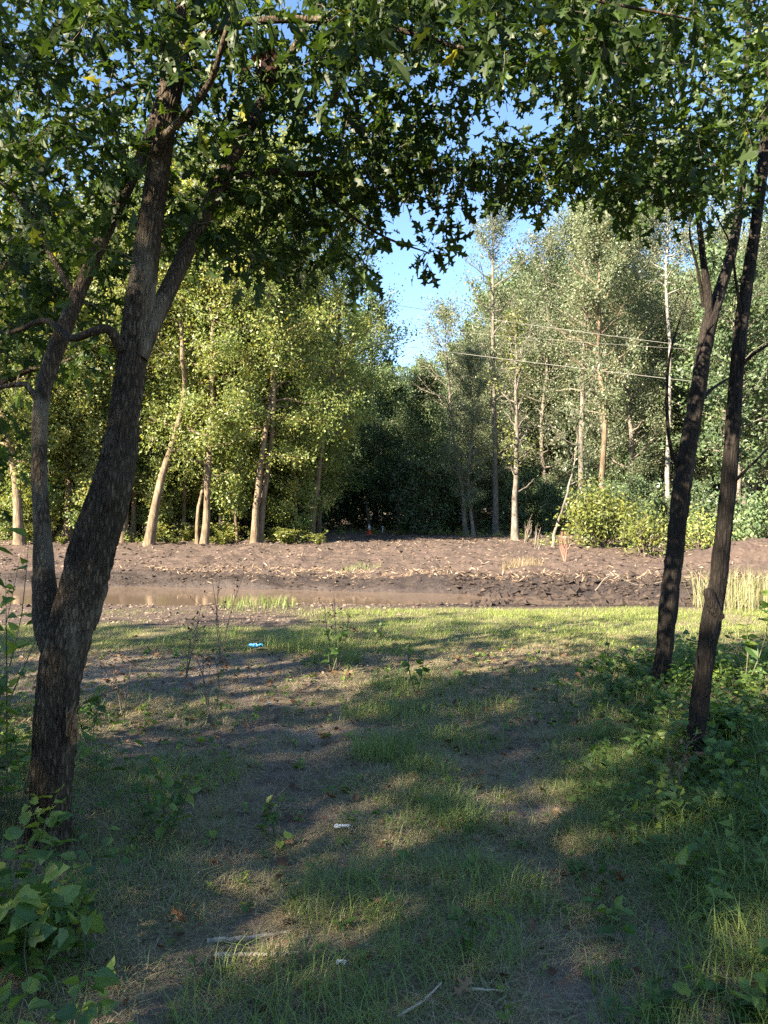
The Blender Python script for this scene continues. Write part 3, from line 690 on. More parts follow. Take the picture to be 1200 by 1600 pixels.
# shade oaks standing round and behind the path (they throw the foreground's shade)
su = -SUN_FROM; sv = np.array([-su[1], su[0]])
rs = np.random.default_rng(9)
for (u, v, h) in [(-11, -6.5, 1.0), (-10.4, -4.2, 1.0), (-11.3, -2.0, 1.02), (-10.6, 0.2, 0.97), (-11.2, 2.4, 0.98), (-10.7, 4.4, 0.96), (-11.1, 6.6, 1.0), (-10.8, 8.6, 1.0), (-11.6, 10.4, 0.86), (-14.4, -3.1, 1.0), (-14.6, 1.3, 1.02), (-14.2, 4.0, 1.0), (-5.5, -4.5, 0.8), (-5.0, -1.6, 0.62), (-7.6, 1.4, 0.64), (-7.9, -0.6, 0.66)]:
    p = su * u + sv * v
    K['shade'].place(rs, p[0], p[1], 'oak of the wood edge around the path, throwing its shade', 'tree', 'oaks of the near wood edge', h)

# ------------------------------------------------------------------ near trees grown on hand laid stems
class Skel:
    def __init__(s, rng):
        s.P = np.zeros((0, 3)); s.R = np.zeros(0); s.wood = MB(); s.fol = MB(); s.rng = rng
    def stem(s, ctrl, sides=16, n=None, wob=0.04, tone=0.5, cap=True, rough=0.0, ridge=0.0):
        """ctrl rows: x y z r"""
        C = np.asarray(ctrl, float)
        L = np.linalg.norm(np.diff(C[:, :3], axis=0), axis=1).sum()
        n = n or max(6, int(L / 0.06))
        Q = spline(C, n); P = Q[:, :3]; R = np.maximum(Q[:, 3], 0.002)
        k = np.arange(n)
        R = R * (1 + rough * (fbm(k * 0.35 + s.rng.random() * 50, 0.5, 3) - 0.5) * 2)
        tube(s.wood, P, R, sides, tone, 0, wob, cap, s.rng, ridge)
        s.P = np.vstack([s.P, P]); s.R = np.concatenate([s.R, R])
    def attach(s, A, per=(7, 13), size=(0.06, 0.1), kind='oak', tone=0.45, step=0.14, droop=0.25, bare=0.0, spreadr=0.14):
        rng = s.rng; A = np.asarray(A)
        d0 = np.array([np.min(((s.P - a) ** 2).sum(1)) for a in A])
        LP, LD, LN, LT = [], [], [], []
        for a in A[np.argsort(d0)]:
            dd = ((s.P - a) ** 2).sum(1) * (1 + 0.6 * (s.P[:, 2] > a[2] + 0.3))
            i = int(np.argmin(dd)); b = s.P[i]; L = np.linalg.norm(a - b)
            if L < 0.03: continue
            n = max(3, int(L / step) + 1); t = np.linspace(0, 1, n)[:, None]
            w_ = np.cumsum(rng.normal(size=(n, 3)) * 0.03 * min(L, 1.2), 0); w_ = w_ - t * w_[-1]
            path = b + (a - b) * t + w_ + np.array([0, 0, 1.0]) * (0.10 * L * np.sin(math.pi * t))
            ra = min(s.R[i] * 0.75, 0.0035 + 0.0075 * L)
            R = np.linspace(ra, 0.0016, n)
            tube(s.wood, path, R, 5 if ra > 0.006 else 4, 0.5, 1, 0, False, rng)
            s.P = np.vstack([s.P, path[1:]]); s.R = np.concatenate([s.R, R[1:]])
            if rng.random() < bare: continue
            k = int(rng.integers(per[0], per[1] + 1)); u = 1 - 0.65 * rng.random(k) ** 1.6
            q = np.stack([np.interp(u, t[:, 0], path[:, c]) for c in range(3)], -1)
            ax = norm(path[-1] - path[0])
            off = rdir(k, rng, -droop)
            LP.append(q + off * spreadr * rng.random((k, 1))); LD.append(off + 0.5 * ax + np.array([0, 0, -droop])); LN.append(rdir(k, rng, 0.9))
            LT.append(np.clip(tone + 0.15 * rng.normal() + 0.17 * rng.normal(size=k), 0, 1))
        if LP:
            LP = np.concatenate(LP); k = len(LP)
            leaves(s.fol, kind, LP, np.concatenate(LD), np.concatenate(LN), rng.uniform(size[0], size[1], k), np.concatenate(LT), 0, 0.3)
def blob(rng, cx, cy, rx, ry, y0, y1, n):
    u = rng.normal(size=(n, 2)) * 0.55; u = np.clip(u, -1.2, 1.2); Yd = rng.uniform(y0, y1, n)
    return np.array([at(cx + a * rx, cy + b * ry, d) for (a, b), d in zip(u, Yd)])
def boxpts(rng, px0, px1, py0, py1, y0, y1, n):
    return np.array([at(rng.uniform(px0, px1), rng.uniform(py0, py1), rng.uniform(y0, y1)) for _ in range(n)])
def ell(rng, c, r, n):
    u = norm(rng.normal(size=(n, 3))) * rng.random((n, 1)) ** 0.4
    return np.array(c) + u * np.array(r)
def W(px, py, Yd, wpx):
    p = at(px, py, Yd); return [p[0], p[1], p[2], wpx / 2 / F * Yd]

# ---- the big oak at the left
r1 = np.random.default_rng(41)
root = thing('oak_tree', 'large forked oak with sun flecked trunk leaning right at the left foreground', 'tree', (0, 0, 0))
bx, by = at(72, 1350, 3.5)[:2]
root.location = (bx, by, gz(bx, by)); OFF = np.array(root.location)
S = Skel(r1)
S.stem([W(58, 1450, 3.5, 120), W(64, 1395, 3.5, 90), W(72, 1330, 3.5, 69), W(82, 1200, 3.5, 61), W(89, 1090, 3.52, 63), W(101, 1010, 3.55, 66), W(124, 935, 3.6, 70), W(146, 860, 3.65, 67), W(178, 750, 3.7, 56),
        W(193, 660, 3.75, 46), W(205, 560, 3.8, 44), W(222, 440, 3.85, 41), W(238, 320, 3.9, 36), W(256, 210, 3.95, 33), W(275, 100, 4.0, 31), W(292, 0, 4.05, 29),
        W(315, -180, 4.1, 26), W(330, -420, 4.2, 19), W(360, -800, 4.2, 10), W(370, -1050, 4.2, 4)], 84, 300, 0.0, 0.5, True, 0.06, 0.2)
S.stem([W(98, 1030, 3.57, 56), W(76, 975, 3.66, 46), W(70, 920, 3.7, 37), W(66, 830, 3.75, 27), W(61, 720, 3.8, 23), W(66, 620, 3.85, 24), W(88, 545, 3.9, 26), W(118, 470, 4.0, 23), W(150, 395, 4.1, 21),
        W(178, 335, 4.2, 21), W(212, 265, 4.3, 18), W(240, 190, 4.4, 15), W(262, 90, 4.5, 12), W(270, -100, 4.6, 8), W(280, -300, 4.6, 3)], 16, 130, 0.035, 0.5, True, 0.06)
S.stem([W(216, 560, 3.8, 29), W(236, 510, 3.86, 29), W(262, 455, 3.95, 27), W(300, 375, 4.1, 25), W(335, 305, 4.25, 23), W(378, 222, 4.4, 20), W(420, 140, 4.5, 16), W(475, 50, 4.6, 12), W(530, -60, 4.7, 8), W(570, -200, 4.8, 3)], 14, 100, 0.035, 0.5, True, 0.05)
# connecting limb to the left and lesser limbs
S.stem([W(190, 545, 3.76, 20), W(170, 515, 3.7, 15), W(146, 518, 3.68, 13), W(110, 528, 3.75, 12), W(70, 500, 3.9, 9), W(10, 520, 4.1, 6), W(-60, 500, 4.3, 3)], 8)
S.stem([W(238, 250, 3.9, 16), W(262, 208, 3.8, 14), W(290, 180, 3.72, 12), W(330, 125, 3.65, 10), W(350, 60, 3.55, 8), W(380, -40, 3.5, 4)], 8)
S.stem([W(345, 290, 4.3, 12), W(400, 268, 4.45, 11), W(480, 272, 4.6, 10), W(570, 268, 4.75, 9), W(660, 268, 4.9, 8), W(760, 262, 5.0, 7), W(860, 265, 5.1, 6), W(960, 272, 5.2, 4), W(1060, 282, 5.3, 2)], 8)
S.stem([W(280, 80, 4.0, 16), W(360, 40, 3.9, 13), W(470, 30, 3.8, 11), W(600, 42, 3.75, 9), W(740, 80, 3.7, 7), W(880, 110, 3.7, 5), W(1000, 120, 3.7, 3)], 8)
S.stem([W(292, 0, 4.05, 16), W(400, -60, 3.7, 13), W(560, -70, 3.4, 11), W(740, -40, 3.2, 8), W(930, 0, 3.1, 6), W(1080, 30, 3.1, 3)], 8)
S.stem([W(120, 470, 4.0, 12), W(80, 400, 4.1, 9), W(50, 340, 4.3, 7), W(10, 290, 4.5, 4)], 7)
S.stem([W(66, 640, 3.85, 12), W(40, 600, 3.8, 10), W(0, 605, 3.8, 7), W(-60, 590, 3.8, 3)], 7)
S.stem([W(480, 272, 4.6, 7), W(540, 330, 4.7, 5), W(600, 370, 4.75, 4), W(670, 395, 4.8, 2)], 6)
A = [boxpts(r1, -60, 560, -60, 130, 3.2, 5.2, 215), boxpts(r1, -60, 330, 100, 420, 3.6, 6.0, 160), blob(r1, 430, 250, 140, 150, 3.8, 5.4, 120), blob(r1, 470, 370, 100, 80, 4.2, 5.4, 45),
     blob(r1, 610, 270, 150, 55, 4.3, 5.4, 70), blob(r1, 800, 272, 140, 34, 4.5, 5.6, 46), blob(r1, 980, 285, 120, 50, 4.6, 5.7, 48), blob(r1, 665, 392, 40, 14, 4.7, 4.9, 7), blob(r1, 790, 250, 80, 45, 4.5, 5.4, 18), blob(r1, 740, 150, 90, 50, 3.8, 4.8, 12),
     boxpts(r1, 540, 800, -60, 80, 3.1, 4.6, 85), boxpts(r1, 760, 1120, -60, 120, 3.0, 4.4, 110), blob(r1, 620, 190, 90, 70, 3.8, 5.0, 40), blob(r1, 905, 190, 40, 80, 3.6, 5, 12),
     blob(r1, 60, 480, 110, 90, 4, 5.5, 50), blob(r1, 1000, 190, 110, 80, 3.6, 5.2, 60)]
S.attach(np.concatenate(A), (9, 14), (0.048, 0.12), 'oakmix', 0.38, bare=0.08)
S.attach(ell(r1, at(250, -350, 4.1), (2.6, 2.3, 1.5), 8), (9, 15), (0.08, 0.12), 'oakmix', 0.45)
S.wood.v = [v - OFF for v in S.wood.v]; S.fol.v = [v - OFF for v in S.fol.v]
tr = S.wood.build('trunk', [M['oak_bark'], M['twig']], root)
S.fol.build('crown', M['oak_leaf'], root)
# splintered stub low on the trunk, and a round cut knot by the fork
M['raw_wood'] = plain_mat('raw_wood', (0.30, 0.17, 0.09), 0.8, 40, 0.6)
M['knot'] = plain_mat('knot', (0.55, 0.24, 0.12), 0.8, 60, 0.5)
sb = MB()
for k in range(30):
    p = at(113 + r1.normal() * 4, 1130 + 34 * (r1.random() - 0.5), 3.40 + 0.012 * r1.normal()) - OFF
    e = p + np.array([0.006 + 0.022 * r1.random(), -0.012 * r1.random(), 0.012 + 0.05 * r1.random()])
    tube(sb, [p - np.array([0.010, -0.03, 0.03 + 0.03 * r1.random()]), p, e], [0.009, 0.006, 0.001], 4, 0.5, 0, 0.3, True, r1)
o = sb.build('broken_stub', M['raw_wood'], root); o['label'] = 'splintered orange stub where a limb tore off'
kb = MB(); c = at(112, 888, 3.56) - OFF
tube(kb, [c + np.array([0, 0.06, 0]), c + np.array([0, -0.01, 0.0]), c + np.array([0, -0.02, 0])], [0.024, 0.022, 0.017], 12, 0.5, 0, 0.06, True, r1)
kb.build('cut_knot', M['knot'], root)
# hanging clump of dead leaves in its crown
dl = MB(); c = at(415, 98, 3.9); k = 26
leaves(dl, 'lobed', c + r1.normal(size=(k, 3)) * np.array([.025, .025, .035]), rdir(k, r1, -0.9), rdir(k, r1), 0.045 + 0.035 * r1.random(k), 0.02 + 0.2 * r1.random(k))
tube(dl, [c + np.array([0, 0, 0.16]), c + np.array([0.01, 0, 0.06]), c], [0.003, 0.003, 0.002], 4, 0.2)
dl.v = [v - c for v in dl.v]
M['dark_dead_leaf'] = leaf_mat('dark_dead_leaf', [(0, (0.025, 0.012, 0.007)), (1, (0.06, 0.03, 0.016))], 0.2, 0.02, 0.0)
tag(dl.build('dead_leaf_clump', M['dark_dead_leaf'], None, c), 'dark brown clump of dead leaves hanging high in the oak crown', 'dead leaves')

def near_tree(label, name, stems, att, seed, bark='dark_bark', twigm='twig', leafm='oak_leaf', **kw):
    rng = np.random.default_rng(seed)
    p0 = np.array(stems[0][0 if stems[0][0][2] < 0.3 else 0][:3]); root = thing(name, label, 'tree', (0, 0, 0))
    off = np.array([p0[0], p0[1], gz(p0[0], p0[1])]); root.location = tuple(off)
    s = Skel(rng)
    for st in stems: s.stem(st, 40 if st[0][3] > 0.03 else 8, None, 0.0 if st[0][3] > 0.03 else 0.06, 0.5, True, 0.06, 0.2 if st[0][3] > 0.03 else 0.0)
    if att: s.attach(np.concatenate([a(rng) for a in att]), **kw)
    s.wood.v = [v - off for v in s.wood.v]
    s.wood.build('trunk', [M[bark], M[twigm]], root)
    if s.fol.v:
        s.fol.v = [v - off for v in s.fol.v]; s.fol.build('crown', M[leafm], root)
    return root
D1, D2 = 6.7, 4.75
near_tree('farther of the two slim dark trunks at the right, forked high up', 'slim_oak',
    [[W(1027, 1110, D1, 35.2), W(1030, 1080, D1, 27.2), W(1040, 990, D1, 26.4), W(1050, 900, D1, 27.2), W(1060, 810, D1, 27.2), W(1072, 720, D1, 26.4), W(1086, 640, D1, 24.8), W(1098, 560, D1, 23.2), W(1110, 500, D1, 22.4), W(1126, 450, D1 + .05, 17.6), W(1146, 380, D1 + .1, 14.4), W(1160, 280, D1 + .2, 11.2), W(1165, 150, D1 + .3, 8.8), W(1170, -50, D1 + .4, 6.4), W(1160, -300, D1 + .4, 2.4)],
     [W(1108, 510, D1, 14.4), W(1106, 460, D1 - .05, 12.0), W(1098, 400, D1 - .1, 9.6), W(1090, 330, D1 - .15, 7.2), W(1075, 240, D1 - .2, 4.8), W(1060, 120, D1 - .2, 2.4)],
     [W(1058, 730, D1, 6.4), W(1046, 690, D1 - .1, 5.6), W(1042, 620, D1 - .15, 4.8), W(1046, 560, D1 - .2, 4.0), W(1062, 500, D1 - .25, 2.4), W(1080, 450, D1 - .3, 1.6)],
     [W(1100, 480, D1, 7.2), W(1090, 420, D1 - .1, 4.8), W(1078, 370, D1 - .2, 3.2), W(1080, 330, D1 - .2, 1.6)],
     [W(1085, 640, D1, 8.0), W(1110, 610, D1 + .1, 5.6), W(1140, 590, D1 + .2, 3.2)]],
    [lambda r: boxpts(r, 1040, 1260, -120, 330, 5.8, 7.6, 150), lambda r: ell(r, at(1150, -420, 6.8), (1.9, 1.8, 1.4), 20), lambda r: boxpts(r, 960, 1100, 250, 370, 6.0, 7.0, 16)], 61, per=(6, 10), size=(0.06, 0.14), kind='oakmix', tone=0.4)
near_tree('nearer of the two slim dark trunks, with a stub low on its left side', 'slim_oak',
    [[W(1078, 1250, D2, 45.6), W(1083, 1195, D2, 30.4), W(1090, 1120, D2, 28.1), W(1101, 1040, D2, 28.1), W(1114, 960, D2, 28.9), W(1124, 890, D2, 26.6), W(1134, 800, D2, 24.3), W(1143, 700, D2, 22.8), W(1150, 600, D2, 21.3), W(1158, 510, D2, 21.3), W(1172, 410, D2 + .05, 18.2), W(1185, 320, D2 + .1, 16.7), W(1196, 220, D2 + .15, 15.2), W(1205, 100, D2 + .2, 12.9), W(1215, -100, D2 + .3, 9.9), W(1220, -500, D2 + .3, 3.8)],
     [W(1122, 965, D2 - .02, 19.8), W(1113, 945, D2 - .05, 18.2), W(1107, 925, D2 - .06, 15.2), W(1106, 920, D2 - .06, 10.6)],
     [W(1092, 1065, D2 - .02, 9.1), W(1089, 1040, D2 - .03, 6.8), W(1088, 1022, D2 - .03, 2.3)],
     [W(1140, 760, D2, 6.1), W(1165, 735, D2 - .1, 4.6), W(1200, 700, D2 - .2, 3.0), W(1240, 650, D2 - .2, 1.5)],
     [W(1150, 580, D2, 6.8), W(1175, 555, D2 - .1, 5.3), W(1215, 530, D2 - .2, 3.0)],
     [W(1158, 500, D2, 6.1), W(1150, 440, D2 - .1, 4.6), W(1140, 380, D2 - .2, 3.0), W(1110, 320, D2 - .3, 1.5)],
     [W(1052, 1010, 6.5, 3), W(1085, 990, 6.2, 3), W(1108, 960, 5.9, 2)]][:6],
    [lambda r: boxpts(r, 1080, 1290, -150, 330, 4.0, 5.6, 130), lambda r: ell(r, at(1220, -420, 4.9), (1.7, 1.7, 1.2), 20)], 62, per=(6, 10), size=(0.055, 0.13), kind='oakmix', tone=0.4)
# bushy oak just out of frame at the left whose boughs fill the left edge
near_tree('bushy oak at the left edge behind the big forked oak', 'edge_oak',
    [[W(-150, 1180, 6.0, 60), W(-140, 1090, 6.0, 44), W(-120, 900, 6.0, 38), W(-110, 700, 6.0, 34), W(-90, 500, 6.1, 28), W(-60, 300, 6.2, 22), W(-30, 100, 6.3, 16), W(-10, -100, 6.3, 8)],
     [W(-112, 720, 6.0, 18), W(-50, 640, 5.9, 14), W(30, 585, 5.8, 10), W(90, 570, 5.8, 6), W(150, 540, 5.8, 3)],
     [W(-95, 540, 6.1, 18), W(-20, 440, 6.2, 13), W(70, 380, 6.3, 9), W(170, 340, 6.4, 5), W(240, 300, 6.5, 3)],
     [W(-65, 330, 6.2, 14), W(40, 230, 6.3, 10), W(150, 160, 6.4, 6), W(240, 120, 6.5, 3)]],
    [lambda r: boxpts(r, -120, 330, 170, 430, 5.4, 7.2, 95), lambda r: blob(r, 60, 520, 120, 90, 5.4, 6.8, 45), lambda r: blob(r, 10, 720, 60, 90, 5.4, 6.4, 16)], 63, bark='oak_bark', per=(6, 11), size=(0.06, 0.135), kind='oakmix', tone=0.5)

# ------------------------------------------------------------------ undergrowth
def herb(wd, fo, x, y, h, nl, size, rng, kind='ovate', tone=0.5, lean=0.25, bare=0.0):
    z = gz(x, y) - 0.02; a = rng.random() * 6.28
    tip = np.array([x + math.cos(a) * lean * h, y + math.sin(a) * lean * h, z + h])
    b = np.array([x, y, z]); m = (b + tip) / 2 + rng.normal(size=3) * 0.06 * h
    P = spline([b, m, tip], 6); tube(wd, P, np.linspace(0.0018 + 0.004 * h, 0.0010, 6), 4, rng.random(), 0, 0, False, rng)
    u = bare + (1 - bare) * (0.25 + 0.75 * (np.arange(nl) + rng.random(nl)) / nl)
    q = np.stack([np.interp(u, np.linspace(0, 1, 6), P[:, c]) for c in range(3)], -1)
    az = np.arange(nl) * 2.4 + rng.normal(size=nl) * 0.4
    d = np.column_stack([np.cos(az), np.sin(az), 0.15 + 0.3 * rng.normal(size=nl)])
    base = q + norm(d) * (size * 0.5 * rng.random((nl, 1)))
    leaves(fo, kind, base, d, rdir(nl, rng, 2.2), size * (0.55 + 0.7 * rng.random(nl)), np.clip(tone + 0.16 * rng.normal() + 0.2 * rng.normal(size=nl), 0, 1), 0, 0.3)
rh = np.random.default_rng(15)
ug, ugw = MB(), MB()
cnt = 0
while cnt < 900:
    y = 2.3 + 6.6 * rh.random() ** 0.8; q = rh.uniform(0.16, 0.62); x = q * y
    dens = smooth(0.22, 0.36, q + 0.1 * (fbm(x * 2, y * 2) - 0.5)) * (0.25 + 0.75 * smooth(3.0, 4.2, y)) * smooth(9.0, 7.0, y)
    if rh.random() > dens: continue
    herb(ugw, ug, x, y, 0.07 + 0.22 * rh.random() ** 1.3 * (0.4 + 0.6 * smooth(0.3, 0.45, q)), int(rh.integers(6, 12)), 0.055 * (0.6 + 0.6 * rh.random()), rh, 'ovate' if rh.random() < 0.6 else 'lobed', 0.5); cnt += 1
cnt = 0
while cnt < 260:
    y = 2.0 + 4.2 * rh.random(); q = -rh.uniform(0.30, 0.72); x = q * y
    if rh.random() > smooth(-0.32, -0.46, q) or (abs(x - bx) < 0.34 and y < by + 0.1): continue
    herb(ugw, ug, x, y, 0.10 + 0.28 * rh.random(), int(rh.integers(5, 10)), 0.06 * (0.6 + 0.6 * rh.random()), rh, 'ovate' if rh.random() < 0.5 else 'lobed', 0.45); cnt += 1
for _ in range(650):
    x, y = scatter(1, 2.2, 9.0, rh, 0.45, 0); herb(ugw, ug, float(x[0]), float(y[0]), 0.03 + 0.06 * rh.random(), 4, 0.035 * (0.7 + 0.8 * rh.random()), rh, 'lobed', 0.7)
M['stem'] = plain_mat('stem', (0.10, 0.10, 0.05), 0.8, 20, 0.4)
ug_root = ug.build('undergrowth', M['near_leaf']); tag(ug_root, 'low leafy ground plants along both sides of the shaded track', 'undergrowth', kind='stuff')
tag(ugw.build('undergrowth_stems', M['stem'], ug_root), kind='stuff')

vg, vgw = MB(), MB()
for i in range(620):
    w_ = rh.random()
    if w_ < 0.5: x = rh.uniform(-15, -2.2); y = 27.3 + 1.3 * rh.random() + 0.9 * (float(fbm(x * 0.9, 3.0)) - 0.5) * 2
    elif w_ < 0.75: x = rh.uniform(5.0, 13); y = 25.0 + 2.2 * rh.random() - 0.15 * (x - 5)
    else: x = rh.uniform(-2.5, 6); y = 36.5 + 4 * rh.random() - 1.2 * max(x - 1, 0)
    herb(vgw, vg, x, y, 0.10 + 0.45 * rh.random() ** 2, int(rh.integers(7, 15)), 0.09 * (0.7 + 0.8 * rh.random()), rh, 'quad', 0.4, 0.5)
vr = vg.build('verge_plants', M['stand_leaf']); tag(vr, 'low weeds and grass along the far wood edge behind the mud', 'verge plants', kind='stuff')
tag(vgw.build('verge_stems', M['stem'], vr), kind='stuff')
# leafy shrubs by the oak's foot (individuals)
def leafy_shrub(label, x, y, h, r, n, size, seed, kind='lobed', name='leafy_shrub', tone=0.5, leafm='near_leaf', group=None):
    rng = np.random.default_rng(seed); wd, fo = MB(), MB()
    root = thing(name, label, 'shrub', (x, y, gz(x, y)), 0, group); off = np.array(root.location)
    for i in range(n):
        a = rng.random() * 6.28; rr = r * 0.35 * rng.random()
        bx_, by_ = x + rr * math.cos(a), y + rr * math.sin(a)
        herb(wd, fo, bx_, by_, h * (0.45 + 0.6 * rng.random()), int(rng.integers(7, 14)), size, rng, kind, tone, 0.2 + 0.6 * r / h * rng.random())
    wd.v = [v - off for v in wd.v]; fo.v = [v - off for v in fo.v]
    wd.build('stems', M['stem'], root); fo.build('foliage', M[leafm], root)
    return root
leafy_shrub('broad leaved shrub spreading at the lower left corner before the oak', -1.34, 2.68, 0.42, 0.55, 17, 0.085, 71, tone=0.7)
leafy_shrub('pale leaved shrub right against the foot of the oak trunk', -1.22, 2.95, 0.2, 0.32, 9, 0.065, 72, 'ovate', tone=0.75)
leafy_shrub('tall leafy shrub at the left edge beside the oak trunk', -1.95, 3.6, 1.25, 0.6, 13, 0.095, 73, 'ovate', tone=0.6)
leafy_shrub('tall vine like shrub behind the oak at the left edge', -2.5, 4.6, 1.5, 0.6, 14, 0.10, 74, 'ovate', tone=0.5)
leafy_shrub('upright shrub just right of the oak trunk base', -1.08, 3.75, 0.6, 0.35, 8, 0.065, 75, 'ovate', tone=0.5)
leafy_shrub('bushy dark shrub around the base of the nearer slim trunk', 2.2, 5.1, 0.34, 0.7, 20, 0.085, 76, 'ovate', tone=0.3)
leafy_shrub('leafy shrub at the right edge past the slim trunks', 3.3, 6.0, 1.0, 0.6, 16, 0.085, 77, 'ovate', tone=0.45)
leafy_shrub('broad leaved plant in the lower right corner', 1.30, 2.40, 0.18, 0.3, 9, 0.06, 78, 'lobed', tone=0.45)
leafy_shrub('leafy shrub between the two slim trunks', 2.85, 6.8, 0.4, 0.6, 14, 0.085, 79, 'ovate', tone=0.45)
leafy_shrub('oak trunk creeper with a few bright leaves on the bark', -1.48, 3.36, 0.62, 0.08, 3, 0.06, 80, 'lobed', 'trunk_creeper', tone=0.75)

# tall dry weed stalks in the bare patch and along the meadow edge
def weed(label, px, py, h, seed, kind='dry', group=None):
    Yd = CAM_Z * F / (py - 800); p = at(px, py, Yd); rng = np.random.default_rng(seed)
    x, y = p[0], p[1]; root = thing('weed', label, 'weed', (x, y, gz(x, y)), 0, group); off = np.array(root.location)
    wd, fo = MB(), MB()
    for i in range(3 if kind == 'dry' else 2):
        a = rng.random() * 6.28; hh = h * (0.6 + 0.4 * rng.random()) if i else h
        tip = np.array([0.25 * hh * math.cos(a), 0.25 * hh * math.sin(a), hh])
        P = spline([(0, 0, -0.02), tip * 0.5 + rng.normal(size=3) * 0.03, tip], 7); tube(wd, P, np.linspace(0.006, 0.002, 7), 4, 0.5, 0, 0, False, rng)
        for q in range(6):
            u = 0.4 + 0.6 * rng.random(); c = np.array([np.interp(u, np.linspace(0, 1, 7), P[:, k]) for k in range(3)])
            e = c + norm(np.array([rng.normal(), rng.normal(), 0.9])) * 0.10 * (0.5 + rng.random()); tube(wd, [c, e], [0.0025, 0.0015], 3, 0.5, 0, 0, False, rng)
            if kind == 'dry': leaves(fo, 'ovate', np.array([e, e]), rdir(2, rng), rdir(2, rng), 0.03, rng.random(2))
        if kind != 'dry':
            k = 9; u = 0.3 + 0.7 * rng.random(k); c = np.stack([np.interp(u, np.linspace(0, 1, 7), P[:, q]) for q in range(3)], -1)
            leaves(fo, 'ovate', c, rdir(k, rng, 0.1, 0.3), rdir(k, rng, 2), (0.03 + 0.10 * h) * (0.7 + 0.6 * rng.random(k)), rng.random(k))
    wd.build('stalks', M['twig'] if kind == 'dry' else M['stem'], root); fo.build('foliage', M['brown_leaf'] if kind == 'dry' else M['near_leaf'], root)
for i, (px, py, h, kd, lab) in enumerate([
    (345, 1035, 0.95, 'dry', 'tall dry weed stalk standing before the muddy water'), (330, 1130, 0.62, 'dry', 'thin dark weed in the bare soil beside the blue litter'),
    (192, 1120, 0.55, 'dry', 'dry weed nearest the oak trunk on bare soil'), (290, 1060, 0.7, 'dry', 'slanting dry weed on the bare soil left of the tall stalk'),
    (527, 1045, 0.75, 'dry', 'dry weed rising out of the sunlit tuft at mid field'), (518, 1050, 0.5, 'green', 'bright green weed tuft catching the sun at mid field'),
    (552, 1000, 0.22, 'dry', 'short dark weed head against the sunny grass'), (650, 1085, 0.48, 'green', 'upright green seedling alone right of mid field'),
    (430, 1300, 0.18, 'green', 'yellow green seedling beside the sun patch on the track'), (720, 1480, 0.16, 'green', 'bright small plant with lobed leaves low on the track'),
    (960, 1095, 0.4, 'green', 'green weed at the edge of the meadow left of the far trunk'), (890, 1130, 0.34, 'green', 'green weed between the track and the slim trunks'),
    (1160, 1110, 0.9, 'green', 'tall weed with drooping dark leaves at the right edge'), (1050, 1260, 0.35, 'dry', 'dry forked stalk near the foot of the nearer slim trunk'),
    (600, 1010, 0.3, 'green', 'small weed on the shadow line in mid field'), (140, 1200, 0.4, 'green', 'green weed close to the right side of the oak trunk')]):
    weed(lab, px, py, h, 900 + i, kd)

# ------------------------------------------------------------------ clearing edge plants
# yellow green bush at the right, and its smaller neighbour
def big_bush(label, px, py, Yd, wm, hm, n, leafm, seed, leaf=0.12, name='bush'):
    rng = np.random.default_rng(seed); p = at(px, py, Yd); x, y = p[0], p[1]; root = thing(name, label, 'bush', (x, y, gz(x, y)))
    wd, fo = MB(), MB(); ns = 34
    for i in range(ns):
        a = rng.random() * 6.28; el = 0.25 + 1.25 * rng.random()
        L = hm * (0.6 + 0.5 * rng.random()); e = np.array([math.cos(a) * math.cos(el) * wm * 0.5, math.sin(a) * math.cos(el) * wm * 0.5, math.sin(el) * L + 0.1])
        P = spline([(rng.normal() * .08, rng.normal() * .08, -0.05), e * 0.5 + rng.normal(size=3) * 0.1 + np.array([0, 0, 0.12]), e], 7); tube(wd, P, np.linspace(0.02, 0.005, 7), 4, 0.5, 0, 0, False, rng)
        k = n // ns; u = 0.3 + 0.7 * rng.random(k) ** 0.6; c = np.stack([np.interp(u, np.linspace(0, 1, 7), P[:, q]) for q in range(3)], -1)
        cl_ = c + rng.normal(size=(k, 3)) * 0.24; cl_[:, 2] = np.maximum(cl_[:, 2], 0.05)
        leaves(fo, 'quad', cl_, rdir(k, rng), rdir(k, rng, 0.6), leaf * (0.6 + 0.8 * rng.random(k)), np.clip(0.5 + 0.15 * rng.normal() + 0.2 * rng.normal(size=k), 0, 1))
    wd.build('stems', M['twig'], root); fo.build('foliage', M[leafm], root)
big_bush('round yellow green bush glowing in the sun at the right of the clearing', 936, 878, 24.0, 2.5, 1.75, 3600, 'bush_leaf', 81)
big_bush('smaller yellow green bush drooping left of the slim trunks', 1010, 896, 21.0, 1.5, 0.95, 1300, 'bush_leaf', 82, 0.10)
big_bush('bright low bush between the two slim trunks', 1090, 890, 22.5, 1.1, 1.0, 900, 'stand_leaf', 83, 0.11)
big_bush('dark green bush at the right edge behind the tall dry grass', 1215, 885, 22.0, 2.2, 1.7, 2800, 'dark_leaf', 84, 0.13)
big_bush('dark green bush right of the smaller yellow bush', 1140, 872, 25.0, 2.0, 1.6, 2400, 'dark_leaf', 85, 0.13)

